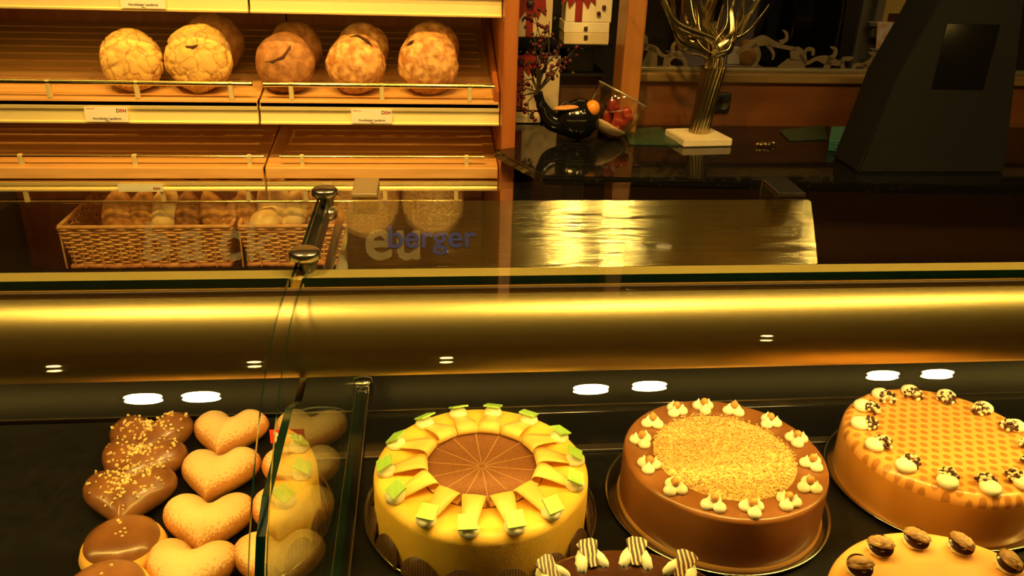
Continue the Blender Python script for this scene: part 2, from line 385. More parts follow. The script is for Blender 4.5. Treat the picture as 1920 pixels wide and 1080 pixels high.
def swirl(bm, pts, w, y0=2.583, y1=2.5855):
    # ribbon of varying width following pixel points on the window plane
    P = [at(x, y, Y=2.585) for x, y in pts]; n = len(P)
    # resample with catmull-rom
    Q = []; W = []
    for i in range(n-1):
        p0, p1, p2, p3 = P[max(i-1, 0)], P[i], P[i+1], P[min(i+2, n-1)]
        for k in range(5):
            t = k/5
            Q.append(.5*((2*p1)+(p2-p0)*t+(2*p0-5*p1+4*p2-p3)*t*t+(3*p1-p0-3*p2+p3)*t**3)); W.append(w[i]+(w[i+1]-w[i])*t)
    Q.append(P[-1]); W.append(w[-1])
    L = []; Rr = []
    for i, q in enumerate(Q):
        t = (Q[min(i+1, len(Q)-1)]-Q[max(i-1, 0)]).normalized(); nrm = V((-t.z, 0, t.x)); L.append(q+nrm*W[i]); Rr.append(q-nrm*W[i])
    for yy in (y0, y1):
        a = [bm.verts.new((p.x, yy, p.z)) for p in L]; c = [bm.verts.new((p.x, yy, p.z)) for p in Rr]
        for i in range(len(a)-1): bm.faces.new((a[i], a[i+1], c[i+1], c[i]))
b = bm_(); k = .0013*1.15
def sw(pts, *w): swirl(b, pts, [i*k for i in w])
sw([(1192, 75), (1200, 66), (1210, 72), (1208, 88), (1196, 92)], 1, 4, 5, 4, 1)
sw([(1190, 92), (1210, 88), (1228, 92), (1245, 105), (1268, 100), (1290, 90)], 3, 7, 6, 3, 3, 2)
sw([(1222, 88), (1222, 105), (1214, 132)], 6, 12, 20)
sw([(1290, 82), (1272, 78), (1262, 86), (1264, 100), (1280, 104)], 1, 3, 4, 4, 3)
sw([(1258, 104), (1248, 112), (1246, 132)], 3, 4, 4)
sw([(1266, 125), (1256, 124), (1254, 114), (1264, 106)], 2, 3, 4, 3)
sw([(1264, 106), (1280, 108), (1285, 120), (1285, 134)], 3, 3, 4, 5)
sw([(1290, 85), (1302, 72), (1306, 55)], 3, 6, 2)
sw([(1380, 100), (1400, 88), (1428, 76), (1450, 82), (1470, 88), (1492, 92)], 3, 7, 11, 6, 4, 4)
sw([(1462, 80), (1474, 74), (1474, 62), (1467, 56)], 5, 4, 3, 1)
sw([(1412, 84), (1422, 100), (1418, 118), (1406, 132)], 8, 5, 4, 3)
sw([(1440, 84), (1450, 100), (1448, 112)], 4, 3, 2)
sw([(1488, 92), (1496, 112), (1476, 140)], 9, 20, 30)
sw([(1500, 102), (1512, 118), (1530, 110), (1548, 112), (1570, 118), (1580, 116)], 3, 4, 4, 9, 6, 3)
sw([(1524, 104), (1524, 94), (1514, 92), (1508, 100)], 3, 4, 4, 3)
sw([(1552, 112), (1564, 104), (1566, 92), (1556, 88)], 6, 5, 4, 1)
sw([(1556, 116), (1548, 128), (1544, 143)], 8, 6, 3)
sw([(1600, 108), (1592, 110), (1580, 112), (1582, 132), (1596, 136), (1604, 122), (1622, 122)], 1, 5, 4, 4, 5, 4, 3)
sw([(1618, 122), (1632, 116), (1640, 104), (1628, 98)], 5, 7, 6, 1)
sw([(1622, 124), (1620, 145)], 3, 3)
sw([(1650, 104), (1656, 118), (1646, 146)], 3, 6, 3)
sw([(1622, 122), (1634, 132), (1648, 142)], 2, 3, 2)
obj('swirl_decal', b, frostW, win)['label'] = 'frosted scroll pattern film'

# ------------------------------------------------------------------ ceiling downlights (really light the place)
first = None
spots = [(-.686, .738, 'over the left end of the counter'), (-.55, .744, 'second over the left end of the counter'), (.414, .713, 'over the yellow cake side'), (.567, .734, 'over the nut cake side'),
         (1.206, .80, 'over the right end of the counter'), (1.36, .80, 'second over the right end of the counter'),
         (-.95, 1.2, 'over the left loaves'), (-.45, 1.2, 'over the middle loaves'), (.05, 1.2, 'over the right loaves'), (1.0, 1.5, 'over the stone counter')]
for i, (x, y, w) in enumerate(spots):
    t = thing('ceiling_downlight', 'round recessed ceiling spotlight ' + w, 'light', (x, y, 2.92), 'recessed ceiling spotlights')
    obj('trim_ring', lathe(bm_(), [(.046, -.004), (.062, -.006), (.064, 0)], 32, (x, y, 2.92)), steel, t)
    rl = .018 if y > 1 else (.046 if y > 0 else .032)
    obj('lens', lathe(bm_(), [(0, -.003), (rl, -.003), (rl, 0), (0, 0)], 32, (x, y, 2.92)), lampM if y < 1 else lampD, t)
def spot(name, loc, tgt, power, size=70, blend=.6, col=LC, r=.04):
    l = bpy.data.lights.new(name, 'SPOT'); l.energy = power; l.color = col; l.spot_size = radians(size); l.spot_blend = blend; l.shadow_soft_size = r
    o = bpy.data.objects.new(name, l); C.objects.link(o); o.location = loc
    o.rotation_euler = (V(tgt)-V(loc)).to_track_quat('-Z', 'Y').to_euler(); return o
for x, tx in ((-.95, -.95), (-.45, -.45), (.05, .0)):
    spot('shelf_spot', (x, 1.2, 2.9), (tx, 2.5, 1.15), 105, 58)
spot('counter_spot', (1.0, 1.5, 2.9), (.85, 2.4, 1.2), 8, 50)
w = bpy.data.worlds.new('world'); sc.world = w; w.use_nodes = True
w.node_tree.nodes['Background'].inputs[0].default_value = (1, .6, .25, 1); w.node_tree.nodes['Background'].inputs[1].default_value = .05

# ------------------------------------------------------------------ wall shelving
def strip(bm, x0, x1, z0, h=.048, y=2.35):
    prism(bm, [(y-.006, z0), (y-.012, z0+.002), (y-.012, z0+.006), (y-.004, z0+.008), (y+.0, z0+h*.55), (y+.001, z0+h-.010), (y-.006, z0+h-.008), (y-.006, z0+h), (y+.012, z0+h), (y+.012, z0)], x0, x1)
def tray(bm, x0, x1, zf, zb, y0=2.352, y1=2.95, th=.016, lip=.02):
    sl = (zb-zf)/(y1-y0); ang = math.atan(sl)
    def slab(ya, yb, xa, xb, dz=0, t=th):
        za, zb_ = zf+(ya-y0)*sl+dz, zf+(yb-y0)*sl+dz
        prism(bm, [(ya, za-t), (ya, za), (yb, zb_), (yb, zb_-t)], xa, xb)
    slab(y0, y0+.05, x0, x1, 0, .022)
    slab(y1-.05, y1, x0, x1)
    for xa, xb in ((x0, x0+.035), (x1-.035, x1)): slab(y0+.05, y1-.05, xa, xb)
    n = 9; st = (y1-y0-.1)/n
    for i in range(n):
        slab(y0+.05+st*i+.010, y0+.05+st*(i+1)-.001, x0+.035, x1-.035, -.002, .010)
def rail(bay, x0, x1, z, posts, zp, y=2.357, r=.0065, hang=False):
    g = obj('guard_rail', tube(bm_(), [(x0, y, z), (x1, y, z)], r, 12), goldp, bay)
    b = bm_()
    for px in posts:
        q = bm_(); box(q, px-.006, px+.006, y-.006 if not hang else y-.004, y+.008, min(z, zp), max(z, zp)+.006, .002)
        obj('rail_bracket', q, gold, g)
    for xx, s in ((x0, -1), (x1, 1)):
        obj('rail_end_cap', tube(bm_(), [(xx, y, z), (xx+s*.006, y, z)], r*1.15, 12), goldp, g)
bays = []
for (x0, x1, lab) in ((-1.42, -.452, 'left bread shelving bay with slatted beech trays and gold price strips'), (-.446, .21, 'right bread shelving bay beside the cherry wood end panel, slatted trays')):
    bay = thing('bread_shelf_unit', lab, 'shelf', ((x0+x1)/2, 2.7, 0), 'bread shelving bays on the back wall'); bays.append(bay)
    for zf, zb in ((1.46, 1.58), (1.165, 1.288), (.985, 1.06), (1.83, 1.92)):
        b = bm_(); tray(b, x0, x1, zf, zb); obj('slatted_tray', b, woodS, bay)
    b = bm_(); box(b, x0, x1, 2.36, 2.95, 1.415, 1.425); obj('dark_underside', b, blackm, bay)
    b = bm_(); box(b, x0, x1, 2.34, 2.37, .952, .985, .003); obj('front_board', b, woodL, bay)
    for z, h in ((1.400, .056), (1.107, .048), (.915, .026), (1.775, .05)):
        b = bm_(); strip(b, x0, x1, z, h); obj('price_strip', b, gold, bay)
    b = bm_(); box(b, x0, x1, 2.352, 2.40, 1.153, 1.172, .002); obj('front_board', b, woodL, bay)
    for z, st, sc_ in ((1.396, 18, 'upper'), (1.103, 2.5, 'lower'), (.911, 4.5, 'basket')):
        mn_ = 'shelf_lamp_glow_'+sc_; mm = MATS.get(mn_) or emis(mn_, (1, .56, .10), st)
        b = bm_(); box(b, x0+.03, x1-.03, 2.385, 2.40, z, z+.003); obj('shelf_lamp', b, mm, bay)
    b = bm_(); box(b, x0, x1, 2.96, 3.0, .1, 2.4); obj('back_panel', b, woodR, bay)
    b = bm_(); box(b, x0, x1, 2.30, 2.95, .668, .688, .003); obj('basket_shelf', b, blackg, bay)
    b = bm_(); box(b, x0, x1, 2.33, 2.36, .1, .668); obj('plinth_front', b, woodR, bay)
    for xs in (x0+.006, x1-.006):
        for za, zb in ((1.19, 1.415), (.99, 1.10), (1.5, 1.76)):
            pass
rail(bays[0], -1.40, -.468, 1.214, [-1.2, -.99, -.765, -.52], 1.172)
rail(bays[1], -.426, .19, 1.214, [-.36, -.115, .127], 1.172)
rail(bays[0], -1.40, -.425-.03, 1.012, [-1.1, -.8, -.49], .985, r=.004)
rail(bays[1], -.40, .165, 1.012, [-.345, .12], .985, r=.004)
rail(bays[0], -1.40, -.455, .884, [-1.1, -.734, -.50], .915, r=.004, hang=True, y=2.342)
rail(bays[1], -.444, .10, .884, [-.34, -.115, .09], .915, r=.004, hang=True, y=2.342)
# cherry end panel
b = bm_(); box(b, .213, .252, 2.29, 3.0, 0, 2.6, .004); obj('end_panel', b, woodR, bays[1])['label'] = 'cherry wood end panel'
# inner tray side cheeks (slanted beech end board)
b = bm_(); prism(b, [(2.355, 1.165), (2.355, 1.20), (2.95, 1.40), (2.95, 1.165)], .196, .210); obj('side_cheek', b, woodR, bays[1])

# price cards
def card(cx, z, wd, h, lab, y=2.3335, extra=None):
    t = thing('price_card', lab, 'sign', (cx, y, z), 'price cards on the shelf strips')
    b = bm_(); box(b, cx-wd/2, cx+wd/2, y, y+.001, z, z+h); obj('card', b, white, t)
    if h > .03:
        b = text_bm('Nordthaler Landbrot', .0085, facing((cx, y-.0004, z+h*.16)), .0002, .00015); obj('product_text', b, inkm, t)
        b = text_bm('750 g', .0045, facing((cx, y-.0004, z+h*.03)), .0002, .0001); obj('weight_text', b, inkm, t)
        b = text_bm('EMPFEHLUNG', .0035, facing((cx-wd*.36, y-.0004, z+h*.86)), .0002); obj('small_red_text', b, redp, t)
    s = .013 if h > .03 else .009
    for ch, dx, mm in (('D', -.0085, inkm), ('B', 0, redp), ('H', .0085, inkm)):
        b = text_bm(ch, s, facing((cx+wd*.36+dx*s/.013, y-.0004, z+h*.66 if h > .03 else z+h*.3)), .0002, .0003); obj('logo_letter', b, mm, t)
    return t
c1 = at(697, 216, Y=2.334); card(c1.x, 1.114, .110, .040, 'white price card on the gold strip below the two right hand loaves')
c2 = at(200, 216, Y=2.334); card(c2.x, 1.114, .110, .040, 'white price card at the left end of the strip under the pale loaves')
c3 = at(268, 5, Y=2.334); card(c3.x, 1.408, .110, .040, 'white price card on the topmost strip above the pale loaves')
c4 = at(262, 343, Y=2.334); card(c4.x, .917, .12, .022, 'flat white price card on the low strip above the wicker basket')

# ------------------------------------------------------------------ loaves
def loafbm(r, dep, seedv, amp=.06, crack=None):
    b = bmesh.new(); bmesh.ops.create_icosphere(b, subdivisions=5, radius=1)
    for v in b.verts:
        p = v.co.copy()
        e = 1+.02*noise.noise(p*9+V((2, seedv, 3)))+amp*noise.noise(p*1.7+V((seedv, 0, 0)))+amp*.35*noise.noise(p*4.5+V((0, seedv, 0)))+.012*noise.noise(p*14+V((seedv,)*3))
        if crack == 'cells':
            d, pts = noise.voronoi(p*1.9+V((seedv*1.3, 2, seedv)))
            ed = d[1]-d[0]
            if p.y < .35: e -= .075*max(0, 1-ed/.12)
        if crack == 'crown':
            rr = sqrt(p.x**2+p.z**2)
            w = .78+.05*noise.noise(p*2.5+V((seedv, 5, 0)))
            if p.y < 0: e -= .05*max(0, 1-abs(rr-w)/.05)*(.4+.6*max(0, p.z))
            e += .02*noise.noise(p*7+V((seedv, 1, 2)))
        p = p*e
        # front face (towards -y) slightly flattened
        if p.y < 0: p.y *= .8
        v.co = V((p.x*r, p.y*dep, p.z*r))
    for f in b.faces: f.smooth = True
    return b
def loaf(px, yc, w, z0, dep, mt, lab, sd, crack=None, Y=2.428, tilt=.22, grp='round loaves leaning on the shelf', z1=None, slit=None):
    r = w/2
    loc = V((px, Y, z0+r))
    b = loafbm(r, dep, sd, crack=crack)
    bmesh.ops.rotate(b, cent=(0, 0, 0), matrix=Matrix.Rotation(-tilt, 3, 'X'), verts=b.verts)
    o = obj('round_loaf', b, mt); o.location = loc; tag(o, lab, 'bread', grp)
    if slit:
        q = bm_(); pts = []
        for i, (sx_, sz_) in enumerate(slit):
            rr2 = min(.98, sqrt(sx_**2+sz_**2)); yy = -sqrt(1-rr2**2)*.8*dep*.965
            p = V((sx_*r, yy, sz_*r)); p.rotate(Euler((-tilt, 0, 0))); pts.append(p)
        n = len(pts); tube(q, pts, [.0015]+[.005]*(n-2)+[.0015], 8)
        obj('crust_split', q, crumbcut, o, world=False)
    return o
zs = 1.172
# front row (x centre, diameter measured on the shelf plane)
FR = [(-.79, .165, crustY, 'pale yellow cracked loaf at the left end of the upper shelf', 1.1, 'cells', None),
      (-.612, .182, crustY, 'pale yellow cracked loaf, second from the left on the upper shelf', 2.7, 'cells', [(-.2, .3), (.0, .27), (.14, .34)]),
      (-.382, .162, crustD, 'dark brown loaf with a long diagonal split, middle of the upper shelf', 3.3, None, [(-.7, -.02), (-.3, 0), (.05, .14), (.25, .4), (.3, .55)]),
      (-.187, .162, crustB, 'flour dusted brown loaf above the white price card', 4.9, 'crown', [(-.15, .86), (.1, .9), (.42, .74), (.6, .55)]),
      (.013, .172, crustB, 'flour dusted brown loaf nearest the cherry end panel', 6.2, 'crown', [(-.68, .5), (-.55, .6), (-.45, .68)])]
for x, wd, mt, lab, sd, ck, sl in FR:
    loaf(x, 0, wd, zs+.006, .075, mt, lab, sd, ck, slit=sl)
    if x > -.7:
        loaf(x+.012, 0, wd*.93, zs+.03, .075, crustD if mt is crustY else mt, 'brown loaf in the back row behind the %s front loaf' % {2.7: 'second', 3.3: 'dark split', 4.9: 'fourth', 6.2: 'rightmost'}[sd], sd+9, None, Y=2.565, grp='loaves in the back row of the shelf')
# two seeded loaves on the high shelf (mirrored in the counter glass)
for x, wd, lab in ((-.18, .2, 'round seeded loaf on the highest shelf, left one'), (.024, .19, 'round seeded loaf on the highest shelf, right one')):
    o = obj('seeded_loaf', loafbm(wd/2, .1, x*9, .04), seed); o.location = (x, 2.47, 1.86+.02); o.scale = (1, 1, 1.15); o.location.z = 1.845+.120
    tag(o, lab, 'bread', 'seeded loaves on the highest shelf')

# ------------------------------------------------------------------ wicker baskets with rolls
def basket(x0, x1, lab):
    yf, yb, z0, z1 = 2.315, 2.64, .690, .818
    t = thing('wicker_basket', lab, 'basket', ((x0+x1)/2, (yf+yb)/2, z0), 'wicker baskets on the low shelf')
    def ring(z, ex, n=160, ph=None, amp=0):
        a, c_, yy0, yy1 = x0-ex, x1+ex, yf-ex*.4, yb+ex*.4
        pts = []; per = 2*((c_-a)+(yy1-yy0)); 
        for i in range(n+1):
            s = per*(i/n); L1, L2 = c_-a, yy1-yy0
            if s < L1: p, nn = V((a+s, yy0, z)), V((0, -1, 0))
            elif s < L1+L2: p, nn = V((c_, yy0+s-L1, z)), V((1, 0, 0))
            elif s < 2*L1+L2: p, nn = V((c_-(s-L1-L2), yy1, z)), V((0, 1, 0))
            else: p, nn = V((a, yy1-(s-2*L1-L2), z)), V((-1, 0, 0))
            if ph is not None: p += nn*amp*sin(s/.026*pi+ph)+V((0, 0, .0012*sin(s*37+z*900)))
            pts.append(p)
        return pts
    b = bm_(); rows = 15
    for k in range(rows):
        f = k/(rows-1); tube(b, ring(z0+.012+f*.1, -.012+.022*f-.010, 260, ph=pi*(k % 2), amp=.0035), .0037, 6, cap=False)
    s = x0
    while s < x1:
        box(b, s-.002, s+.002, yf-.001, yf+.003, z0+.004, z1); s += .026
    obj('woven_wall', b, wicker, t)
    b = bm_(); tube(b, ring(z1+.001, .002, 120), .0065, 8, cap=False)
    tube(b, ring(z1-.007, .002, 240, ph=0, amp=.003), .004, 6, cap=False); obj('rim', b, wicker, t)
    b = bm_(); tube(b, ring(z0+.008, -.014, 300, ph=0, amp=.0025), .008, 8, cap=False); obj('base_rim', b, wickerR, t)
    b = bm_(); box(b, x0+.01, x1-.01, yf+.01, yb-.01, z0+.002, z0+.006); obj('basket_floor', b, wickerR, t)
basket(-1.02, -.555, 'wide wicker basket of rolls at the left of the low shelf')
basket(-.53, -.09, 'wicker basket with the tall upright bread, beside the glass clamps')
rolls = [(225, 405, .1, .17, bagB, 0, 'golden roll at the left end of the left wicker basket'),
         (266, 402, .085, .17, bagB, .25, 'golden roll with a floured foot, left in the left wicker basket'),
         (310, 398, .085, .18, flour, .2, 'pale roll second from the left in the left wicker basket'),
         (352, 405, .085, .16, M('dark_roll_crust', (.13, .045, .015), (.4, .18, .06), scale=55, rough=.7, bump=.6), .12, 'dark crusted roll in the middle of the left wicker basket'),
         (403, 405, .085, .16, bagB, -.25, 'round brown roll towards the right of the left wicker basket'),
         (430, 408, .05, .16, crustB, .5, 'slim reddish roll leaning over the right rim of the left basket'),
         (463, 400, .065, .17, crustB, -.1, 'brown roll at the left end of the right wicker basket'),
         (512, 385, .095, .235, flour, .06, 'tall pale bread standing upright above the right wicker basket'),
         (500, 412, .085, .12, flour, .5, 'floury short roll in front of the tall upright bread'),
         (553, 398, .09, .17, flour, .3, 'floury roll right of the tall upright bread'),
         (592, 405, .06, .16, crustB, -.1, 'reddish brown roll behind the glass clamp'),
         (622, 405, .07, .16, bagB, .1, 'golden roll near the right end of the right basket')]
for i, (px, py, wd, ln, mt, ti, lab) in enumerate(rolls):
    p = at(px, py, Y=2.40)
    b = bmesh.new(); bmesh.ops.create_icosphere(b, subdivisions=4, radius=1)
    for v in b.verts:
        q = v.co; e = 1+.07*noise.noise(q*2+V((i*3.1, 0, 0)))+.03*noise.noise(q*6+V((i, i, 0)))
        e -= .05*max(0, 1-abs(q.x-.15*sin(q.z*3))/.08)*(q.y < 0)
        pw = 1-.5*q.z*q.z*abs(q.z)**.5
        v.co = V((q.x*wd/2*e*pw, q.y*.032*e, q.z*ln/2*e))
    for f in b.faces: f.smooth = True
    yy = 2.40 if i not in (8,) else 2.36
    o = obj('bread_roll', b, mt); o.location = (p.x, yy, max(p.z, .70+ln/2+.006)); o.rotation_euler = (-.2, ti, 0)
    tag(o, lab, 'bread', 'rolls in the wicker baskets')
# darker crusty breads at the back of the baskets
for i, (px, lab) in enumerate(((275, 'far left'), (330, 'left of centre'), (395, 'right of centre'), (450, 'between the two baskets'), (575, 'behind the right basket'))):
    p = at(px, 372, Y=2.55); b = loafbm(.06, .045, i*2.2+3); o = obj('crusty_bread', b, crustD); o.location = (p.x, 2.55, .80); o.scale = (1.1, 1, 1.6)
    tag(o, 'dark crusty bread at the back of the baskets, ' + lab, 'bread', 'dark breads at the back of the baskets')

# ------------------------------------------------------------------ gift niche and boxes
t = thing('gift_niche', 'dark open niche holding gift boxes between end panel and orange post', 'shelf', (.41, 2.8, 1.06))
b = bm_(); box(b, .253, .575, 2.93, 2.95, 1.06, 2.3); obj('back_panel', b, blackm, t)
def zat(y, Y): return at(1000, y, Y=Y).z
YG = 2.66
sh = [at(985, 100, Y=YG).z, at(1100, 84, Y=YG).z]
b = bm_(); box(b, .254, .335, 2.60, 2.93, at(985, 72, Y=2.6).z-.03, at(985, 70, Y=2.6).z); obj('left_shelf_board', b, blackg, t)
b = bm_(); box(b, .335, .575, 2.60, 2.93, at(1100, 84, Y=2.6).z-.012, at(1100, 84, Y=2.6).z); obj('right_shelf_board', b, blackg, t)
b = bm_(); box(b, .335, .575, 2.66, 2.93, at(1100, 139, Y=2.66).z-.006, at(1100, 139, Y=2.66).z); obj('lower_shelf_board', b, darkmet, t)
b = bm_(); box(b, .34, .57, 2.70, 2.93, 1.061, at(1100, 142, Y=2.7).z); obj('lower_cupboard', b, M('dark_brown_cupboard', (.1, .045, .02), rough=.5), t)
def gift(name, l, r, top, bot, Y, dep, mt, lab, zb=None, bow=False, band=None, cat='box', zt=None):
    a, c = at(l, bot, Y=Y), at(r, bot, Y=Y); zt = at((l+r)/2, top, Y=Y).z if zt is None else zt; zb = a.z if zb is None else zb
    t = thing(name, lab, cat, ((a.x+c.x)/2, Y+dep/2, zb), 'gift boxes in the niche')
    b = bm_(); box(b, a.x, c.x, Y, Y+dep, zb, zt, .002); obj('box_body', b, mt, t)
    if band:
        f = band; xm = a.x+(c.x-a.x)*f; b = bm_(); box(b, xm-.011, xm+.011, Y-.0015, Y+dep, zb+.001, zt+.001); obj('ribbon_band', b, ribbon, t)
        if bow:
            zc = zb+(zt-zb)*bow
            for s, L in ((-1, .05), (1, .045)):
                b = bm_(); prism(b, [(xm, zc+.006), (xm+s*L*.6, zc+.05), (xm+s*L, zc+.02), (xm+s*L*1.1, zc-.035), (xm+s*L*.75, zc-.02), (xm+s*L*.6, zc-.045), (xm, zc-.006)], Y-.006, Y-.002, 'y'); obj('bow_loop', b, ribbon, t)
            b = sph(bm_(), (xm, Y-.008, zc), .012); obj('bow_knot', b, M('dark_bow_knot', (.05, .03, .05), rough=.5) if 'dark_bow_knot' not in MATS else MATS['dark_bow_knot'], t)
    return t
zshelfL = at(985, 70, Y=2.6).z; zshelfR = at(1100, 84, Y=2.6).z
gift('gift_box', 969, 1034, -60, 67, 2.61, .05, giftC, 'tall cream gift box with red ribbon on the upper left niche board', zshelfL, .5, .35)
gift('gift_box', 963, 1046, 104, 214, 2.63, .04, giftC, 'large tan gift box standing behind the berry twigs', 1.085, .9, .12)
gift('gift_box', 961, 1012, 219, 245, 2.56, .06, giftC, 'low cream box on the stone counter under the tall gift box', 1.062, zt=1.083)
g = gift('clasp_box', 1057, 1141, 62, 82, 2.61, .10, giftC, 'lower of two stacked cream boxes with silver clasps', zshelfR)
def clasp(g, px, py):
    p = at(px, py, Y=2.609); b = bm_(); box(b, p.x-.006, p.x+.006, 2.604, 2.6099, p.z-.007, p.z+.007, .0015); obj('clasp', b, chrome, g)
clasp(g, 1098, 69); zt1 = at(1099, 62, Y=2.61).z
g = gift('clasp_box', 1057, 1142, 42, 61.5, 2.61, .10, giftW, 'upper of two stacked cream boxes with silver clasps', zt1+.0004); clasp(g, 1098, 53); zt2 = at(1100, 42, Y=2.61).z
g = gift('gift_box', 1060, 1146, -60, 39, 2.61, .08, giftW, 'ivory gift box with red bow on top of the clasp boxes', zt2+.0004, .55, .28)
for px, py in ((1132, 13), (1122, 25)): p = at(px, py, Y=2.609); obj('chocolate_ball', sph(bm_(), (p.x, 2.603, p.z), .0065), berryM, g)
gift('dark_box', 1062, 1112, 92, 136, 2.70, .06, M('near_black_box', (.02, .025, .02), (.06, .07, .05), rough=.4, scale=12), 'near black printed box on the lower niche shelf', at(1100, 139, Y=2.66).z+.0005)

# ------------------------------------------------------------------ granite counter on the right
t = thing('stone_counter', 'polished black granite counter with chamfered left corner', 'counter', (1.5, 2.3, 0))
A = at(925, 280, Z=1.06); B = at(1020, 330, Z=1.06); D = at(1680, 345, Z=1.06)
ol = [(A.x+.03, 2.55), (A.x+.002+.06, 2.28+.08), (.262, 2.1), (B.x, B.y), (D.x+.0, D.y), (3.2, D.y-.0), (3.2, 2.555), (.26, 2.555)]
ol = [(.255, 2.555), (.255, 2.285), (A.x, A.y), (B.x, B.y), (D.x, D.y), (3.2, D.y-.1), (3.2, 2.555)]
b = bm_(); prism(b, ol, 1.035, 1.06, 'z'); bmesh.ops.bevel(b, geom=b.edges[:], offset=.006, segments=3, affect='EDGES'); obj('granite_top', b, granite, t)
b = bm_(); prism(b, [(.30, 2.54), (.30, 2.25), (.36, 2.10), (1.2, 2.04), (3.1, 1.95), (3.1, 2.54)], .0, 1.034, 'z'); obj('cabinet_body', b, M('dark_brown_cabinet', (.05, .02, .012), rough=.4), t)
b = bm_(); box(b, .27, .57, 2.57, 2.93, .9, 1.06); obj('niche_ledge', b, granite, t)
# socket in the wood wall
p = at(1353, 192, Y=2.56)
t = thing('wall_socket', 'black square power socket on the cherry wall behind the sculpture', 'socket', (p.x, 2.555, p.z))
b = bm_(); box(b, p.x-.026, p.x+.026, 2.549, 2.56, p.z-.032, p.z+.032, .006); obj('cover_plate', b, blackm, t)
b = lathe(bm_(), [(0, .002), (.015, .002), (.018, .005), (.02, .005)], 24, (p.x, 2.548, p.z), (pi/2, 0, 0)); obj('socket_well', b, darkmet, t)

# sculpture: sheaf of bronze ribbons on a stone block
t = thing('ribbon_sculpture', 'bronze sheaf of twisting metal ribbons on a pale stone block', 'sculpture', (.80, 2.39, 1.06))
ql = [at(1247, 243, Z=1.08), at(1330, 240, Z=1.08), at(1374, 262, Z=1.08), at(1283, 264, Z=1.08)]
b = bm_(); prism(b, [(q.x, q.y) for q in ql][::-1], 1.061, 1.083, 'z'); bmesh.ops.bevel(b, geom=b.edges[:], offset=.0025, segments=2, affect='EDGES'); obj('stone_base', b, stoneM, t)
fx = at(1310, 248, Z=1.083); FX, FY = fx.x, fx.y
b = bm_()
for k in range(16):
    a = 2*pi*k/16; r0 = .024; tw = .5
    pts = [(FX+r0*cos(a+tw*s)*(1-.12*sin(s*pi))*(1+.25*s)+.02*s, FY+r0*sin(a+tw*s)*(1+.2*s), 1.083+.19*s) for s in [j/8 for j in range(9)]]
    tube(b, pts, .0068, 6)
obj('trunk', b, twigM, t)
tops = [(1243, -5), (1250, 25), (1262, 5), (1262, 50), (1280, -10), (1288, 40), (1296, 0), (1306, 25), (1314, -10), (1322, 35), (1330, 0), (1338, 20), (1346, -12), (1352, 30), (1362, -5), (1372, 20), (1382, 35), (1392, 5), (1398, 45), (1408, 15), (1424, -6), (1428, 30), (1268, 75), (1376, 70), (1300, 60), (1340, 60)]
random.seed(3)
for i, (px, py) in enumerate(tops):
    yo = FY+random.uniform(-.07, .07)
    e = at(px, py, Y=yo); a = 2*pi*i/len(tops)*3
    s0 = V((FX+.02+.02*cos(a), FY+.02*sin(a), 1.255)); side = (e.x-s0.x)
    mid1 = s0+V((side*.10, (yo-FY)*.2, (e.z-s0.z)*.35+.012)); mid2 = s0+V((side*.75+random.uniform(-.012, .012), (yo-FY)*.7, (e.z-s0.z)*.66))
    P = [s0+V((0, 0, -.03)), s0, mid1, mid2, e, e+V((side*.12, .0, .03))]; Q = []
    for j in range(len(P)-1):
        p0, p1, p2, p3 = P[max(j-1, 0)], P[j], P[j+1], P[min(j+2, len(P)-1)]
        for k in range(5):
            u = k/5; Q.append(.5*((2*p1)+(p2-p0)*u+(2*p0-5*p1+4*p2-p3)*u*u+(3*p1-p0-3*p2+p3)*u**3))
    Q.append(P[-1]); n = len(Q)
    b = bm_(); tube(b, Q, [.0045+.006*sin(pi*min(1, j/n*1.1)) for j in range(n)], 8, flat=(cos(a*1.7), sin(a*1.7), .3)); obj('ribbon_branch', b, twigM, t)

# black gourd vase with bent neck
p0 = at(1085, 225, Y=2.37); r = .062
cx, cy = p0.x, 2.37
n1 = at(1040, 215, Y=2.37); n2 = at(1018, 195, Y=2.37); n3 = at(1008, 172, Y=2.37)
P = [V((cx+.058, cy, 1.112)), V((cx+.054, cy, 1.114)), V((cx+.036, cy, 1.119)), V((cx+.005, cy, 1.124)), V((cx-.028, cy, 1.122)), V((n1.x-.004, cy, 1.118)), V((n2.x, cy, n2.z-.006)), V((n2.x-.008, cy, n2.z+.012)), V((n3.x, cy, n3.z))]
R_ = [.004, .022, .047, .060, .053, .028, .0165, .013, .014]
Q = []; W = []
for j in range(len(P)-1):
    a0, a1, a2, a3 = P[max(j-1, 0)], P[j], P[j+1], P[min(j+2, len(P)-1)]
    for k in range(5):
        u = k/5; Q.append(.5*((2*a1)+(a2-a0)*u+(2*a0-5*a1+4*a2-a3)*u*u+(3*a1-a0-3*a2+a3)*u**3)); s = u*u*(3-2*u); W.append(R_[j]*(1-s)+R_[j+1]*s)
Q.append(P[-1]); W.append(R_[-1])
b = bm_(); tube(b, Q, W, 28); o = obj('gourd_vase', b, blackg); centre(o); o.location.z = 1.0605
tag(o, 'glossy black gourd shaped vase with bent neck beside the glass bowl', 'vase')
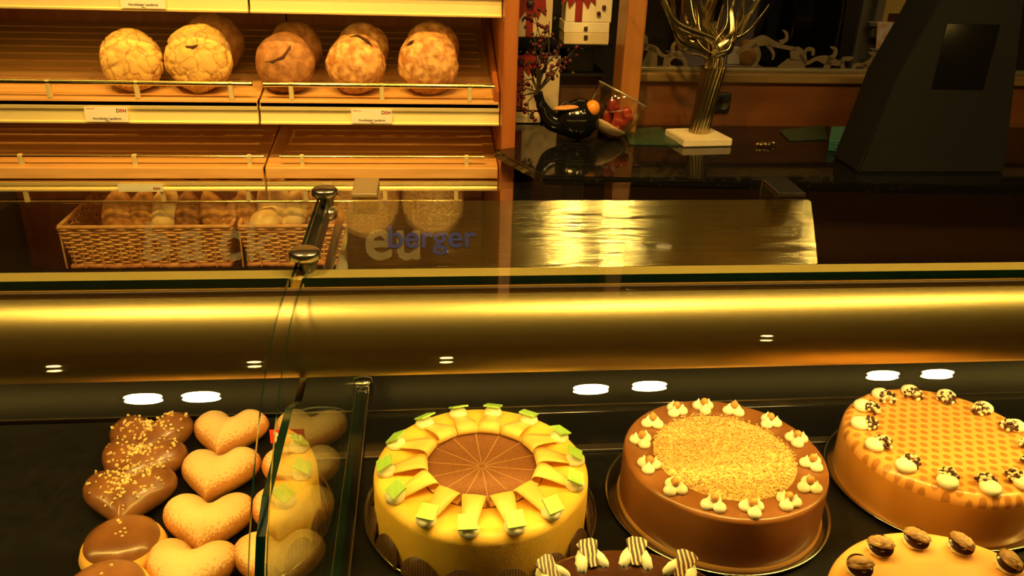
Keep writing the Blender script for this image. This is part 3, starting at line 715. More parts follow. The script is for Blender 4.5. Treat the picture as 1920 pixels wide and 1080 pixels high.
# berry twigs
mouth = V((n3.x, cy, n3.z))
t = thing('berry_twigs', 'dark branching twigs with red berries rising from the black gourd vase', 'plant', mouth)
random.seed(11); ber = []
ends = [(985, 150), (975, 175), (990, 120), (1000, 60), (1015, 90), (1030, 40), (1035, 110), (1050, 95), (1062, 120), (1075, 100), (1028, 70), (1045, 130), (1010, 130), (972, 210), (990, 228), (1000, 20)]
b = bm_()
for i, (px, py) in enumerate(ends):
    e = at(px, py, Y=cy+random.uniform(-.05, .07)); m1 = mouth.lerp(e, .5)+V((random.uniform(-.02, .02), random.uniform(-.02, .02), .015))
    tube(b, [mouth+V((0, 0, -.03)), mouth, m1, e], [.0035, .003, .002, .001], 5)
    for k in range(5):
        q = (m1.lerp(e, random.uniform(.2, 1.1)))+V([random.uniform(-.02, .02) for _ in range(3)]); tube(b, [m1.lerp(e, .6), q], [.001, .0008], 4, cap=False); ber.append(q)
obj('twig', b, twigD, t)
bp = None
for i, q in enumerate(ber):
    if bp is None: bp = obj('berry', sph(bm_(), (0, 0, 0), .0058, u=10, v=6), berryM, t, world=False); o = bp
    else: o = bp.copy(); C.objects.link(o)
    o.location = q-mouth; o.parent = t
b = bm_()
for i in range(70):
    q = random.choice(ber)+V([random.uniform(-.03, .03) for _ in range(3)]); sph(b, q, .007, (1, .25, .6), (random.uniform(0, 3), random.uniform(0, 3), 0), 6, 4)
o = obj('dry_leaf', b, twigD, t); o['kind'] = 'stuff'

# tilted glass bowl with dried fruit
gc = at(1140, 205, Y=2.39); gb = V((at(1128, 246, Y=2.39).x, 2.39, 1.076))
ax = Euler((-.1, radians(27), 0))
t = thing('glass_bowl', 'slanted clear glass bowl filled with dried fruit and sand', 'bowl', gb)
b = bm_(); lathe(b, [(0, 0), (.032, .001), (.052, .008), (.066, .026), (.074, .06), (.080, .125), (.0785, .126), (.0722, .06), (.064, .028), (.05, .011), (.03, .005), (0, .005)], 48)
bmesh.ops.rotate(b, cent=(0, 0, 0), matrix=ax.to_matrix(), verts=b.verts); obj('bowl_shell', b, glassmat('bowl_glass', (.95, .95, .93), 1.6), t, world=False)
b = bm_(); tube(b, [V((.0795*cos(a), .0795*sin(a), .126)) for a in [2*pi*i/48 for i in range(49)]], .0019, 6, cap=False); bmesh.ops.rotate(b, cent=(0, 0, 0), matrix=ax.to_matrix(), verts=b.verts)
obj('bowl_rim', b, M('bright_glass_rim', (.8, .78, .7), rough=.1, metal=.7), t, world=False)
b = bm_(); lathe(b, [(0, .007), (.030, .008), (.048, .014), (.060, .028), (.062, .034), (0, .036)], 32); bmesh.ops.rotate(b, cent=(0, 0, 0), matrix=ax.to_matrix(), verts=b.verts)
o = obj('sand', b, sand); o.location = gb; tag(o, 'pale sand layer in the bottom of the glass bowl', 'sand', kind='stuff')
random.seed(5); k = 0
for i in range(13):
    q = V((random.uniform(-.012, .045), random.uniform(-.04, .03), random.uniform(.045, .085))); q.rotate(ax)
    b = bm_(); sph(b, (0, 0, 0), .021, (1, .8, .7), None, 18, 12)
    for v in b.verts: v.co *= 1+.25*noise.noise(v.co*60+V((i*4, 0, 0)))
    o = obj('dried_fruit', b, dry); o.location = gb+q; o.rotation_euler = (i, i*2, 0)
    tag(o, 'dark red dried fruit piece inside the glass bowl', 'fruit', 'dried fruit in the glass bowl')
p = at(1111, 203, Y=2.345); o = obj('orange_fruit', sph(bm_(), (0, 0, 0), .021, (1, 1, 1.1), None, 20, 12), orangeF); o.location = p; tag(o, 'small bright orange fruit in the mouth of the black vase and bowl', 'fruit')
p = at(1093, 200, Y=2.36); o = obj('dried_slice', sph(bm_(), (0, 0, 0), .022, (1.1, .5, .6), (0, .3, 0), 20, 12), yelF); o.location = p; tag(o, 'yellow green fruit slice left of the small orange fruit', 'fruit')
p = at(1062, 202, Y=2.34); b = bm_(); sph(b, (0, 0, 0), .03, (1.25, .6, .22), (0, -.08, 0), 20, 10); o = obj('dried_slice', b, M('tan_dried_slice', (.6, .28, .1), rough=.6, scale=60, bump=.4)); o.location = p; tag(o, 'tan dried slice lying on the shoulder of the black vase', 'fruit')

# glass plates, teal dish stack, wrapped sweet
def slab(name, pts, z0, z1, mt, lab, cat, layers=1, grp=None):
    q = [at(x, y, Z=z0) for x, y in pts]; c = sum(q, V((0, 0, 0)))/len(q); t = thing(name, lab, cat, (c.x, c.y, z0), grp)
    h = (z1-z0)/layers
    for i in range(layers):
        b = bm_(); prism(b, [(v.x, v.y) for v in q], z0+h*i, z0+h*(i+.8), 'z'); bmesh.ops.bevel(b, geom=[e for e in b.edges], offset=min(.002, h*.3), segments=2, affect='EDGES'); obj('glass_sheet', b, mt, t)
    return t
slab('glass_plate', [(1168, 245), (1240, 241), (1275, 274), (1180, 272)], 1.061, 1.068, greenp, 'flat green glass plate left of the stone block', 'plate')
slab('glass_plate', [(1460, 246), (1545, 236), (1552, 262), (1480, 265)], 1.061, 1.066, greenp, 'flat green glass plate near the teal dish stack', 'plate')
slab('glass_dish_stack', [(1555, 256), (1630, 256), (1618, 292), (1552, 282)], 1.061, 1.094, teal, 'stack of teal glass dishes by the black case', 'dish', 5)
b = bm_()
p = at(1435, 273, Z=1.062)
for i in range(9): 
    sph(b, p+V((random.uniform(-.03, .03), random.uniform(-.012, .012), .006)), .006, (1.2, 1, .7), (i, 0, i), 8, 5)
o = centre(obj('wrapped_sweets', b, goldp)); tag(o, 'small pile of gold wrapped sweets on the granite right of the sculpture', 'candy', kind='stuff')
# black slanting case at the right end
a = at(1604, 338, Y=2.05); c_ = at(1680, 150, Y=2.05)
t = thing('black_case', 'tall matte black slanting case at the right end of the counter', 'case', (a.x+.15, 2.1, 1.06))
b = bm_(); prism(b, [(a.x, 1.061), (c_.x, c_.z), (c_.x+.09, c_.z+.25), (c_.x+.28, c_.z+.25), (a.x+.42, 1.061)], 2.05, 2.2, 'y'); bmesh.ops.bevel(b, geom=b.edges[:], offset=.006, segments=2, affect='EDGES'); obj('case_body', b, blackm, t)
b = bm_(); box(b, c_.x+.10, c_.x+.24, 2.047, 2.05, c_.z-.02, c_.z+.14, .001); obj('front_panel', b, blackg, t)

# ------------------------------------------------------------------ the room beyond the window
def far(px, py, Y): return at(px, py, Y=Y)
t = thing('white_table', 'low pale table with papers beyond the window', 'table', (1.6, 4.2, 0))
a = far(1335, 128, 4.0); c_ = far(1440, 128, 4.0)
b = bm_(); box(b, a.x-.1, c_.x, 4.0, 4.5, a.z-.04, a.z, .005); obj('table_top', b, M('pale_table', (.3, .25, .2), rough=.5), t)
for xx in (a.x-.05, c_.x-.05):
    b = bm_(); box(b, xx-.02, xx+.02, 4.1, 4.14, 0, a.z-.04); obj('leg', b, darkmet, t)
for i, (x0_, x1_, yt) in enumerate(((1342, 1358, 105), (1362, 1386, 88), (1388, 1398, 96))):
    q0, q1 = far(x0_, 126, 4.05+.06*i), far(x1_, 126, 4.05+.06*i); b = bm_(); box(b, q0.x, q1.x, 4.05+.06*i, 4.07+.06*i, a.z+.001, far(x0_, yt, 4.05+.06*i).z, .003)
    centre(tag(obj('paper_stand', b, giftW), ['low', 'tall', 'narrow'][i]+' cream card standing on the table beyond the window', 'card', 'cards on the table beyond the window'))
q0 = far(1402, 122, 4.1); b = lathe(bm_(), [(0, 0), (.04, 0), (.05, .04), (.045, .11), (.03, .115), (0, .115)], 24, (q0.x, 4.12, a.z+.001)); centre(tag(obj('candle_jar', b, M('amber_jar', (.5, .25, .06), rough=.3)), 'amber jar on the table beyond the window', 'jar'))
for (x0_, x1_, Y, lab) in ((1452, 1505, 4.6, 'grey column beyond the window, left of the dark draped stand'), (1612, 1650, 4.6, 'grey column beyond the window, right of the dark draped stand')):
    q0, q1 = far(x0_, 60, Y), far(x1_, 60, Y); b = bm_(); box(b, q0.x, q1.x, Y, Y+.3, 0, 2.9, .01); centre(tag(obj('grey_column', b, greyM), lab, 'column', 'grey columns beyond the window'))
q0, q1 = far(1350, 60, 6.0), far(1440, 60, 6.0); b = bm_(); box(b, q0.x, q1.x, 6.0, 6.05, 0, 2.6); centre(tag(obj('grey_partition', b, M('pale_grey_partition', (.5, .47, .42), rough=.7)), 'pale grey partition behind the ribbon sculpture, beyond the window', 'partition'))
q0 = far(1310, 30, 5.5); b = bm_(); box(b, q0.x-.12, q0.x+.1, 5.5, 5.53, 0, q0.z+.4); centre(tag(obj('pale_banner', b, M('pale_banner', (.6, .45, .3), rough=.7)), 'pale standing banner seen through the metal ribbons', 'banner'))
q0 = far(1434, 60, 4.4); b = bm_(); prism(b, [(q0.x-.03, q0.z+.06), (q0.x+.03, q0.z+.06), (q0.x+.028, q0.z-.09), (q0.x-.0, q0.z-.01)], 4.4, 4.404, 'y'); centre(tag(obj('orange_pennant', b, M('orange_pennant', (.7, .35, .1), rough=.7)), 'small orange pennant beyond the window beside the grey column', 'pennant'))
q0 = far(1530, 60, 4.1); b = bm_(); lathe(b, [(.0, 0), (.2, 0), (.23, .4), (.23, .9), (.21, 1.3), (.16, 1.55), (.08, 1.66), (0, 1.68)], 40, (q0.x, 4.3, .0)); centre(tag(obj('draped_stand', b, blackg), 'tall black draped stand in the room beyond the window', 'stand'))
# poster and magazine rack
q0, q1 = far(1652, 56, 4.2), far(1760, 56, 4.2)
t = thing('framed_poster', 'yellow poster in a grey frame beyond the window', 'poster', (q0.x+.1, 4.2, q0.z))
b = bm_(); box(b, q0.x-.04, q1.x, 4.21, 4.24, q0.z-.04, q0.z+.45, .003); obj('frame', b, greyM, t)
b = bm_(); box(b, q0.x, q1.x-.04, 4.205, 4.21, q0.z, q0.z+.4); obj('poster_sheet', b, paperY, t)
b = bm_(); q2 = far(1676, 35, 4.2); box(b, q2.x-.03, q2.x+.06, 4.2, 4.205, q2.z-.02, q2.z+.025); obj('printed_picture', b, inkm, t)
t = thing('magazine_rack', 'tiered grey magazine rack under the yellow poster', 'rack', (far(1690, 130, 4.1).x, 4.2, 0))
xr0, xr1 = far(1632, 130, 4.1).x, far(1900, 130, 4.1).x
zr = far(1660, 140, 4.1).z
for i in range(3):
    b = bm_(); box(b, xr0, xr1, 4.05+.07*i, 4.09+.07*i, zr-.02+.12*i, zr+.0+.12*i, .002); obj('rack_tier', b, greyM, t)
b = bm_(); box(b, xr0, xr1, 4.3, 4.33, 0, zr+.34); obj('rack_back', b, greyM, t)
for i in range(3):
    for j in range(4):
        x = xr0+.03+j*.115; b = bm_(); box(b, -.05, .05, -.002, .002, 0, .13); o = obj('magazine', b, magM); o.location = (x+.05, 4.075+.07*i, zr+.001+.12*i); o.rotation_euler = (-.3, 0, 0)
        tag(o, 'colourful magazine, %s tier of the rack, %s' % (['lowest', 'middle', 'top'][i], ['first from the left', 'second from the left', 'third from the left', 'last on the right'][j]), 'magazine', 'magazines in the rack beyond the window')
spot('far_room_spot', (2.3, 3.9, 2.88), (2.2, 4.4, 0), 30, 110, 1, (1, .68, .35), .1)

# ------------------------------------------------------------------ the display case
XS = -.106
t = thing('display_case', 'black interior pastry display case with steel rear edges', 'display case', (.4, .8, 0))
b = bm_(); box(b, -1.6, 2.2, .30, 1.24, .90, .965); obj('case_base', b, blackg, t)
b = bm_(); box(b, -1.6, 2.2, .26, 1.24, .05, .90); obj('case_front', b, M('case_front_panel', (.12, .06, .03), rough=.4), t)
b = bm_(); box(b, -1.6, -.120, .36, 1.095, .965, .976, .001); obj('left_tray', b, trayblk, t)
b = bm_(); box(b, -.094, 2.2, .36, .99, .965, .970, .001); obj('right_tray', b, trayblk, t)
b = bm_(); box(b, -1.6, 2.2, 1.225, 1.24, .965, 1.12, .002); obj('rear_wall', b, blackg, t)
for x0, x1 in ((-.092, 2.2),):
    b = bm_(); box(b, x0, x1, .991, 1.006, .965, .974, .001); obj('steel_step', b, steel, t)
    b = bm_(); box(b, x0, x1, 1.006, 1.10, .965, .973); obj('rear_ledge', b, blackg, t)
for x0, x1 in ((-1.6, -.120), (-.092, 2.2)):
    b = bm_(); box(b, x0, x1, 1.10, 1.104, .965, .980, .001); obj('chrome_edge', b, chrome, t)
    b = bm_(); box(b, x0, x1, 1.104, 1.225, .965, .976); obj('rear_shelf', b, blackg, t)
# divider rail with post cap
b = bm_(); box(b, -.119, -.093, .36, 1.19, .965, .984, .002); obj('divider_rail', b, blackg, t)
b = bm_(); box(b, -.0935, -.092, .36, 1.17, .978, .984); obj('rail_trim', b, steel, t)
b = lathe(bm_(), [(0, .0), (.009, 0), (.009, .012), (.0175, .016), (.018, .026), (.015, .029), (0, .030)], 28, (-.104, 1.175, .966)); obj('post_cap', b, chrome, t)

# gold tube housing
t = thing('lamp_housing_tube', 'thick brushed gold tube along the front of the display case', 'tube', (.3, .64, 1.32))
b = bm_()
tube(b, [(-1.6, .64, 1.359), (2.2, .64, 1.359)], .0360, 96); obj('tube_body', b, brass, t)
b = bm_(); box(b, -1.6, 2.2, .663, .684, 1.389, 1.3995, .001); obj('olive_glass_rest', b, M('olive_brass_rest', (.62, .45, .12), rough=.6, metal=.3), t)
b = bm_(); box(b, -1.6, 2.2, .6405, .6448, 1.3955, 1.4, .001); obj('top_seam', b, M('brown_seal', (.12, .07, .03), rough=.4), t)
t2 = thing('case_lamp', 'long warm lamp strip under the gold tube', 'light', (.3, .785, 1.285))
for x0, x1 in ((-1.5, -.115), (-.096, 2.1)):
    b = bm_(); box(b, x0, x1, .765, .805, 1.292, 1.300, .001); obj('lamp_channel', b, gold, t2)
    b = bm_(); box(b, x0+.005, x1-.005, .770, .800, 1.285, 1.2915, .001); obj('lamp_strip', b, caseM, t2)

# glass
def arc(y0=.640, y1=None):
    pts = [(.638, 1.407), (.62, 1.407)]
    for i in range(0, 33):
        th = radians(75)*i/32; pts.append((.60-.24*sin(th), 1.407-.24*(1-cos(th))))
    y, z = pts[-1]; pts.append((y-(z-.95)/tan(radians(75)), .95)); return pts[::-1]
for x0, x1, lab in ((-1.6, -.1115, 'curved front glass over the heart pastries'), (-.1005, 2.2, 'curved front glass over the round cakes')):
    b = bm_(); sheet(b, arc(), x0, x1, .005); o = obj('curved_front_glass', b, [glass, edgeG]); centre(o); tag(o, lab, 'glass', 'curved front glasses')
for x0, x1, lab in ((-1.6, -.1115, 'flat top glass left of the round clamps'), (-.1005, 2.2, 'flat top glass above the steel panel')):
    b = bm_(); gbox(b, x0, x1, .645, .90, 1.4005, 1.4085, 'z', True); o = obj('top_glass', b, [glass, edgeG]); centre(o); tag(o, lab, 'glass', 'flat top glasses')
dp = [(1.16, .985), (1.16, 1.28), (.80, 1.28), (.68, 1.318), (.60, 1.318), (.56, 1.338), (.455, 1.338)]
for i in range(8, 33):
    th = radians(75)*i/32; y_, z_ = .60-.236*sin(th), 1.403-.236*(1-cos(th))
    if z_ < 1.332: dp.append((y_, z_))
dp += [(.345, 1.12), (.335, .985)]
b = bm_(); prism(b, dp, XS-.003, XS+.003); b.normal_update()
for f in b.faces: f.material_index = 0 if abs(f.normal.x) > .5 else 1
bmesh.ops.triangulate(b, faces=[f for f in b.faces if len(f.verts) > 4])
o = obj('divider_glass', b, [glassD, edgeD]); centre(o); tag(o, 'upright glass divider between hearts and cakes', 'glass')
# clamps
for y, lab in ((.683, 'round satin clamp knob nearest the gold tube'), (.85, 'round satin clamp knob at the far end of the glass joint')):
    t = thing('glass_clamp', lab, 'clamp', (-.104, y, 1.4), 'round clamp knobs on the glass joint')
    b = lathe(bm_(), [(0, .0105), (.0115, .0105), (.0135, .0085), (.0135, .004), (.011, .0015), (0, .0015)], 36, (-.104, y, 1.408)); obj('knob_top', b, steel, t)
    b = lathe(bm_(), [(0, .002), (.0045, .002), (.0045, -.012), (.012, -.012), (.013, -.016), (.011, -.022), (0, -.022)], 36, (-.104, y, 1.408)); obj('clamp_foot', b, steel, t)
t = gsup = thing('glass_support', 'steel support bars under the glass joint between the clamp knobs', 'bar', (-.1, .78, 1.38))
b = bm_(); box(b, -.112, -.100, .69, .895, 1.384, 1.3995, .001); obj('dark_joint_bar', b, darkmet, t)
b = bm_(); box(b, -.097, -.088, .69, .86, 1.37, 1.376, .002); obj('pale_bar', b, steel, t)
b = bm_(); box(b, -.094, -.082, .70, .86, 1.335, 1.345, .003); obj('pale_bar', b, M('pale_satin_bar', (.75, .7, .55), rough=.4, metal=.6), t)
# steel panel with clips and blue lettering
t = thing('steel_panel', 'brushed steel panel leaning under the top glass with blue berger lettering', 'panel', (.18, .85, 1.33))
dv = V((0, .046, .062)).normalized(); nv = V((0, -dv.z, dv.y))
def onp(x, s): return V((x, .823, 1.3375))+dv*s
LNG = .0755
def plate(x0, x1, s0, s1, th, rr=.004):
    b = bmesh.new(); pts = []
    for cx_, cs, a0 in ((x1-rr, s1-rr, 0), (x0+rr, s1-rr, 90), (x0+rr, s0+rr, 180), (x1-rr, s0+rr, 270)):
        for k in range(5):
            a = radians(a0+k*22.5); pts.append((cx_+rr*cos(a), cs+rr*sin(a)))
    A_ = [b.verts.new(onp(x, s)) for x, s in pts]; B_ = [b.verts.new(onp(x, s)-nv*th) for x, s in pts]; n = len(pts)
    b.faces.new(A_); b.faces.new(B_[::-1])
    for i in range(n): b.faces.new((A_[i], B_[i], B_[(i+1) % n], A_[(i+1) % n]))
    bmesh.ops.recalc_face_normals(b, faces=b.faces); return b
obj('panel_sheet', plate(-.0825, .434, 0, LNG, .002), steelA, t)
b = text_bm('berger', .034, Matrix.Translation(onp(-.041, .0235)+nv*.0018) @ Matrix(((1, 0, 0, 0), (0, dv.y, nv.y, 0), (0, dv.z, nv.z, 0), (0, 0, 0, 1))), .0002, .0004, 'LEFT', 1.04); obj('blue_lettering', b, blue, t)
for x0, x1, mt, lab in ((-.077, -.050, M('brass_clip_metal', (.8, .6, .3), rough=.45, metal=.8), 'square brass clip on the far edge of the top glass'), (.388, .418, darkmet, 'dark metal clip on the far edge of the top glass near the panel corner')):
    tc_ = thing('glass_clip', lab, 'clip', ((x0+x1)/2, .87, 1.40), 'clips on the far edge of the top glass')
    b = bm_(); box(b, x0, x1, .848, .904, 1.409, 1.4125, .0015); obj('clip_top', b, mt, tc_)
    b = bm_(); box(b, x0, x1, .9005, .904, 1.391, 1.409, .0008); obj('clip_back', b, mt, tc_)
# sign reflection drawn as pale letters, on an added glass and on the panel
tg = obj('added_letter_glass', plate(-.385, -.120, 0, LNG, .002), glass, gsup); tg['label'] = 'added leaning glass carrying a drawn sign reflection'
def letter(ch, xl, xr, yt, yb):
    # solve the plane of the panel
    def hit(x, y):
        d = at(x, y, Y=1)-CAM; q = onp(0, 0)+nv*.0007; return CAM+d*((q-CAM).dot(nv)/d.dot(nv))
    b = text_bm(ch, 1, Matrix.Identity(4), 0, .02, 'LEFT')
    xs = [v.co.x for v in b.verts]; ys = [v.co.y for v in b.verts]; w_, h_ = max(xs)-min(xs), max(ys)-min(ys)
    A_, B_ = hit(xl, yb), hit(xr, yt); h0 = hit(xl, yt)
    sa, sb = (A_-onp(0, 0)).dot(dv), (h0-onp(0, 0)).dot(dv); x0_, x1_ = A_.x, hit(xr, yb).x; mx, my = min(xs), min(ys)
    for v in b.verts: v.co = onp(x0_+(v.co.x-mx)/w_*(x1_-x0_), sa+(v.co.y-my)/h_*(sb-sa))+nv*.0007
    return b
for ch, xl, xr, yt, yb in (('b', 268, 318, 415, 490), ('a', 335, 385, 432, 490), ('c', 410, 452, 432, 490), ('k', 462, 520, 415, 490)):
    obj('reflected_letter_'+ch, letter(ch, xl, xr, yt, yb), letRefl, tg)['label'] = 'pale letter of a drawn sign reflection'
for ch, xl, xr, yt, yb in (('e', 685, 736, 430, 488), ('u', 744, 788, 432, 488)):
    obj('reflected_letter_'+ch, letter(ch, xl, xr, yt, yb), letRefl, t)['label'] = 'pale letter of a drawn sign reflection'

# ------------------------------------------------------------------ cakes
def cake_plate(cx, cy, r, lab):
    b = lathe(bm_(), [(0, 0), (r*.8, 0), (r*.97, .003), (r, .006), (r, .0068), (r*.965, .0045), (r*.8, .0018), (0, .0018)], 96, (cx, cy, .9705))
    o = centre(obj('cake_plate', b, platem)); return tag(o, lab, 'plate', 'round steel cake plates')
def cake_body(cx, cy, r, z0, z1, bev, nn=96, rim=0):
    prof = [(0, z0), (r*1.0, z0), (r*1.004, z0+.004)]
    for k in range(7):
        a = radians(90*k/6); prof.append((r-bev+bev*cos(a), z1-bev+bev*sin(a)))
    prof += [(r*.6, z1), (r*.3, z1), (0, z1)]
    return lathe(bm_(), prof, nn, (cx, cy, 0))
Z0, Z1 = .9728, 1.05
# --- yellow cake
cx, cy = .066, .858
cake_plate(.067, .874, .151, 'round steel plate under the yellow marzipan cake')
yc = thing('yellow_cake', 'round yellow marzipan cake with cocoa centre and green tiles', 'cake', (cx, cy, Z0))
obj('marzipan_cover', cake_body(cx, cy+.005, .1345, Z0, Z1, .012), yell, yc)
b = lathe(bm_(), [(0, .0018), (.076, .0018), (.078, 0)], 72, (cx, cy, Z1)); obj('cocoa_centre', b, cocoa, yc)
b = bm_()
for k in range(14):
    a = radians(3+k*360/14+12.8); ww = .0005
    prism(b, [(cx+.004*cos(a)-ww*sin(a), cy+.004*sin(a)+ww*cos(a)), (cx+.072*cos(a)-ww*sin(a), cy+.072*sin(a)+ww*cos(a)), (cx+.072*cos(a)+ww*sin(a), cy+.072*sin(a)-ww*cos(a)), (cx+.004*cos(a)+ww*sin(a), cy+.004*sin(a)-ww*cos(a))], Z1+.0018, Z1+.0023, 'z')
obj('slice_marks', b, M('cocoa_score_line', (.5, .26, .12), rough=.8), yc)
random.seed(21)
Yang = [126.2, 102, 78.8, 53.7, 27.2, 2.3, -21.7, -51.4, -75.6, -101, -125.6, -152.8, -178.2, 154.4]
for k, ad in enumerate(Yang):
    a = radians(ad); ca, sa = cos(a), sin(a)
    # looped marzipan strip from inner ring outwards
    a2 = a+radians(0)
    prof = [(.1165, .001), (.108, .004), (.098, .0075), (.086, .0115), (.077, .0135), (.071, .012), (.0685, .0075), (.0705, .003), (.077, .0022)]
    b = bmesh.new(); rows = []
    pr_ = []
    for i in range(len(prof)-1):
        p0, p1, p2, p3 = [V((*prof[max(0, min(len(prof)-1, i+d))], 0)) for d in (-1, 0, 1, 2)]
        for q in range(4): u = q/4; pr_.append(.5*((2*p1)+(p2-p0)*u+(2*p0-5*p1+4*p2-p3)*u*u+(3*p1-p0-3*p2+p3)*u**3))
    pr_.append(V((*prof[-1], 0)))
    n = len(pr_)
    for i, pt in enumerate(pr_):
        hw = .0140-.0065*max(0, (pt.x-.078)/.036); rows.append([])
        for th in (0, .0014):
            t_ = (pr_[min(i+1, n-1)]-pr_[max(i-1, 0)]).normalized(); rad, zz = pt.x-t_.y*th*-1, pt.y+t_.x*th*-1
            for s in (-1, -.33, .33, 1):
                rows[-1].append(b.verts.new((cx+rad*ca-s*hw*sa, cy+rad*sa+s*hw*ca, Z1+.0004+zz+.0006*(1-s*s))))
    for x, y in zip(rows, rows[1:]):
        for j in range(3): b.faces.new((x[j], x[j+1], y[j+1], y[j])); b.faces.new((x[4+j], y[4+j], y[5+j], x[5+j]))
        b.faces.new((x[0], y[0], y[4], x[4])); b.faces.new((x[3], x[7], y[7], y[3]))
    for x in (rows[0], rows[-1]):
        for j in range(3): b.faces.new((x[j], x[j+1], x[5+j], x[4+j]))
    bmesh.ops.recalc_face_normals(b, faces=b.faces)
    o = obj('marzipan_loop', b, yellS, yc, smooth=True)
    # cream dollop with tile
    rr = .119; px, py = cx+rr*ca, cy+rr*sa
    b = bm_(); lathe(b, [(0, 0), (.0105, .0), (.0125, .004), (.0115, .008), (.008, .012), (.003, .0145), (0, .015)], 24, (px, py, Z1-.001))
    for v in b.verts: v.co += V((.0012*noise.noise(v.co*160), .0012*noise.noise(v.co*160+V((9, 0, 0))), 0))
    d = obj('cream_dollop', b, cream, yc)
    b = bm_(); tl = random.uniform(.15, .45); rot = (Matrix.Rotation(a, 3, 'Z') @ Matrix.Rotation(random.uniform(.35, .6), 3, 'Y') @ Matrix.Rotation(random.uniform(-.2, .2), 3, 'Z')).to_euler()
    box(b, -.010, .010, -.011, .011, -.0012, .0012, .0004, rot=rot, loc=(px+random.uniform(-.002, .002), py-.001, Z1+.0155)); obj('green_tile', b, green, d)
# dark ridged wafers round the foot
for k in range(16):
    a = radians(-170+k*22.5*1.0)
    if k > 15: break
    b = lathe(bm_(), [(0, 0), (.024, 0), (.0245, .0009), (.024, .0018), (0, .0018)], 40)
    R1 = Matrix.Rotation(pi/2-.22, 3, 'Y'); bmesh.ops.rotate(b, cent=(0, 0, 0), matrix=R1, verts=b.verts)
    # keep only what stands above the plate
    bmesh.ops.bisect_plane(b, geom=b.verts[:]+b.edges[:]+b.faces[:], plane_co=(0, 0, -.006), plane_no=(0, 0, -1), clear_outer=True)
    bmesh.ops.rotate(b, cent=(0, 0, 0), matrix=Matrix.Rotation(a, 3, 'Z'), verts=b.verts)
    bmesh.ops.translate(b, vec=V((cx+.139*cos(a), cy+.005+.139*sin(a), .9805)), verts=b.verts); obj('chocolate_wafer', b, waf, yc)
# --- nut cake
bx, by = .383, .866
cake_plate(.383, .876, .148, 'round steel plate under the nut topped cake')
nc = thing('nut_cake', 'round milk chocolate cake with chopped nut centre and cream rosettes', 'cake', (bx, by, Z0))
obj('chocolate_cover', cake_body(bx, by+.003, .1305, Z0, Z1, .006), caram, nc)
b = lathe(bm_(), [(0, .003), (.085, .0025), (.091, 0)], 64, (bx-.002, by, Z1)); obj('nut_bed', b, M('golden_nut_crumb', (.7, .42, .13), (.88, .62, .24), rough=.7, mode='voronoi', scale=260, bump=.8), nc)
random.seed(2); b = bm_()
for i in range(2600):
    rr = .0925*sqrt(random.random()); a = random.uniform(0, 2*pi); s = random.uniform(.0008, .0019)
    q = V((bx-.002+rr*cos(a), by+rr*sin(a), Z1+.003+random.uniform(-.0005, .0014)))
    w_ = bmesh.new(); bmesh.ops.create_cube(w_, size=1); bmesh.ops.scale(w_, vec=V((s*1.3, s, s*.8)), verts=w_.verts)
    bmesh.ops.rotate(w_, cent=(0, 0, 0), matrix=Euler((random.uniform(0, 3), random.uniform(0, 3), random.uniform(0, 3))).to_matrix(), verts=w_.verts); bmesh.ops.translate(w_, vec=q, verts=w_.verts)
    merge(b, w_, 1 if random.random() < .28 else 0)
o = obj('chopped_nuts', b, [nutM, hazel], nc); o['kind'] = 'stuff'
Bang = [110.3, 87.8, 65.6, 38.2, 12.8, -14.9, -41.1, -66.4, -92.1, -115.9, -143, -169.5, 161.7, 136.2]
for k, ad in enumerate(Bang):
    a = radians(ad); px, py = bx+.1085*cos(a), by+.1085*sin(a)
    b = bm_()
    for j in range(3):
        aa = a+radians(-90 if False else 0)+radians([180, 60, -60][j]) if k % 2 else a+radians([0, 120, -120][j])
        lathe(b, [(0, 0), (.0072, 0), (.0085, .0035), (.0072, .007), (.0035, .010), (.0010, .014), (0, .016)], 16, (px+.0082*cos(aa), py+.0082*sin(aa), Z1-.0005))
    d = obj('cream_rosette', b, creamW, nc)
    obj('hazelnut', sph(bm_(), (px, py, Z1+.0125), .0052, u=14, v=9), hazel, d)
b = lathe(bm_(), [(.131, .9735), (.1335, .974), (.1335, .978), (.131, .980)], 96, (bx, by+.003, 0)); obj('base_band', b, M('caramel_base', (.4, .2, .06), rough=.3), nc)
# --- honeycomb cake
hx, hy = .700, .888
cake_plate(.708, .898, .149, 'round steel plate under the honeycomb patterned cake')
hc = thing('honeycomb_cake', 'round caramel cake with honeycomb pattern and pearl studded cream', 'cake', (hx, hy, Z0))
o = obj('caramel_cover', cake_body(hx, hy+.003, .131, Z0, Z1, .014), honey, hc)
b = lathe(bm_(), [(.1318, Z0+.001), (.1322, Z1-.022), (.1315, Z1-.016)], 96, (hx, hy+.003, 0)); obj('amber_side', b, honeyS, hc)
random.seed(8)
for k in range(14):
    a = radians(111+k*360/14); px, py = hx+.108*cos(a), hy+.108*sin(a)
    b = bm_(); lathe(b, [(0, 0), (.011, 0), (.0135, .005), (.012, .009), (.007, .0125), (0, .014)], 20, (px+.004*cos(a), py+.004*sin(a), Z1-.001)); d = obj('cream_dollop', b, creamW, hc)
    b = bm_(); q_ = bm_()
    for i in range(48):
        v = V((random.gauss(0, 1), random.gauss(0, 1), abs(random.gauss(0, 1))+.15)).normalized()*random.uniform(.0105, .0125)
        sph(b if i % 2 else q_, (px-.007*cos(a)+v.x, py-.007*sin(a)+v.y, Z1+.002+v.z), .0025, u=8, v=6)
    obj('dark_pearls', b, pearlD, d)['kind'] = 'stuff'; obj('light_pearls', q_, pearlL, d)['kind'] = 'stuff'
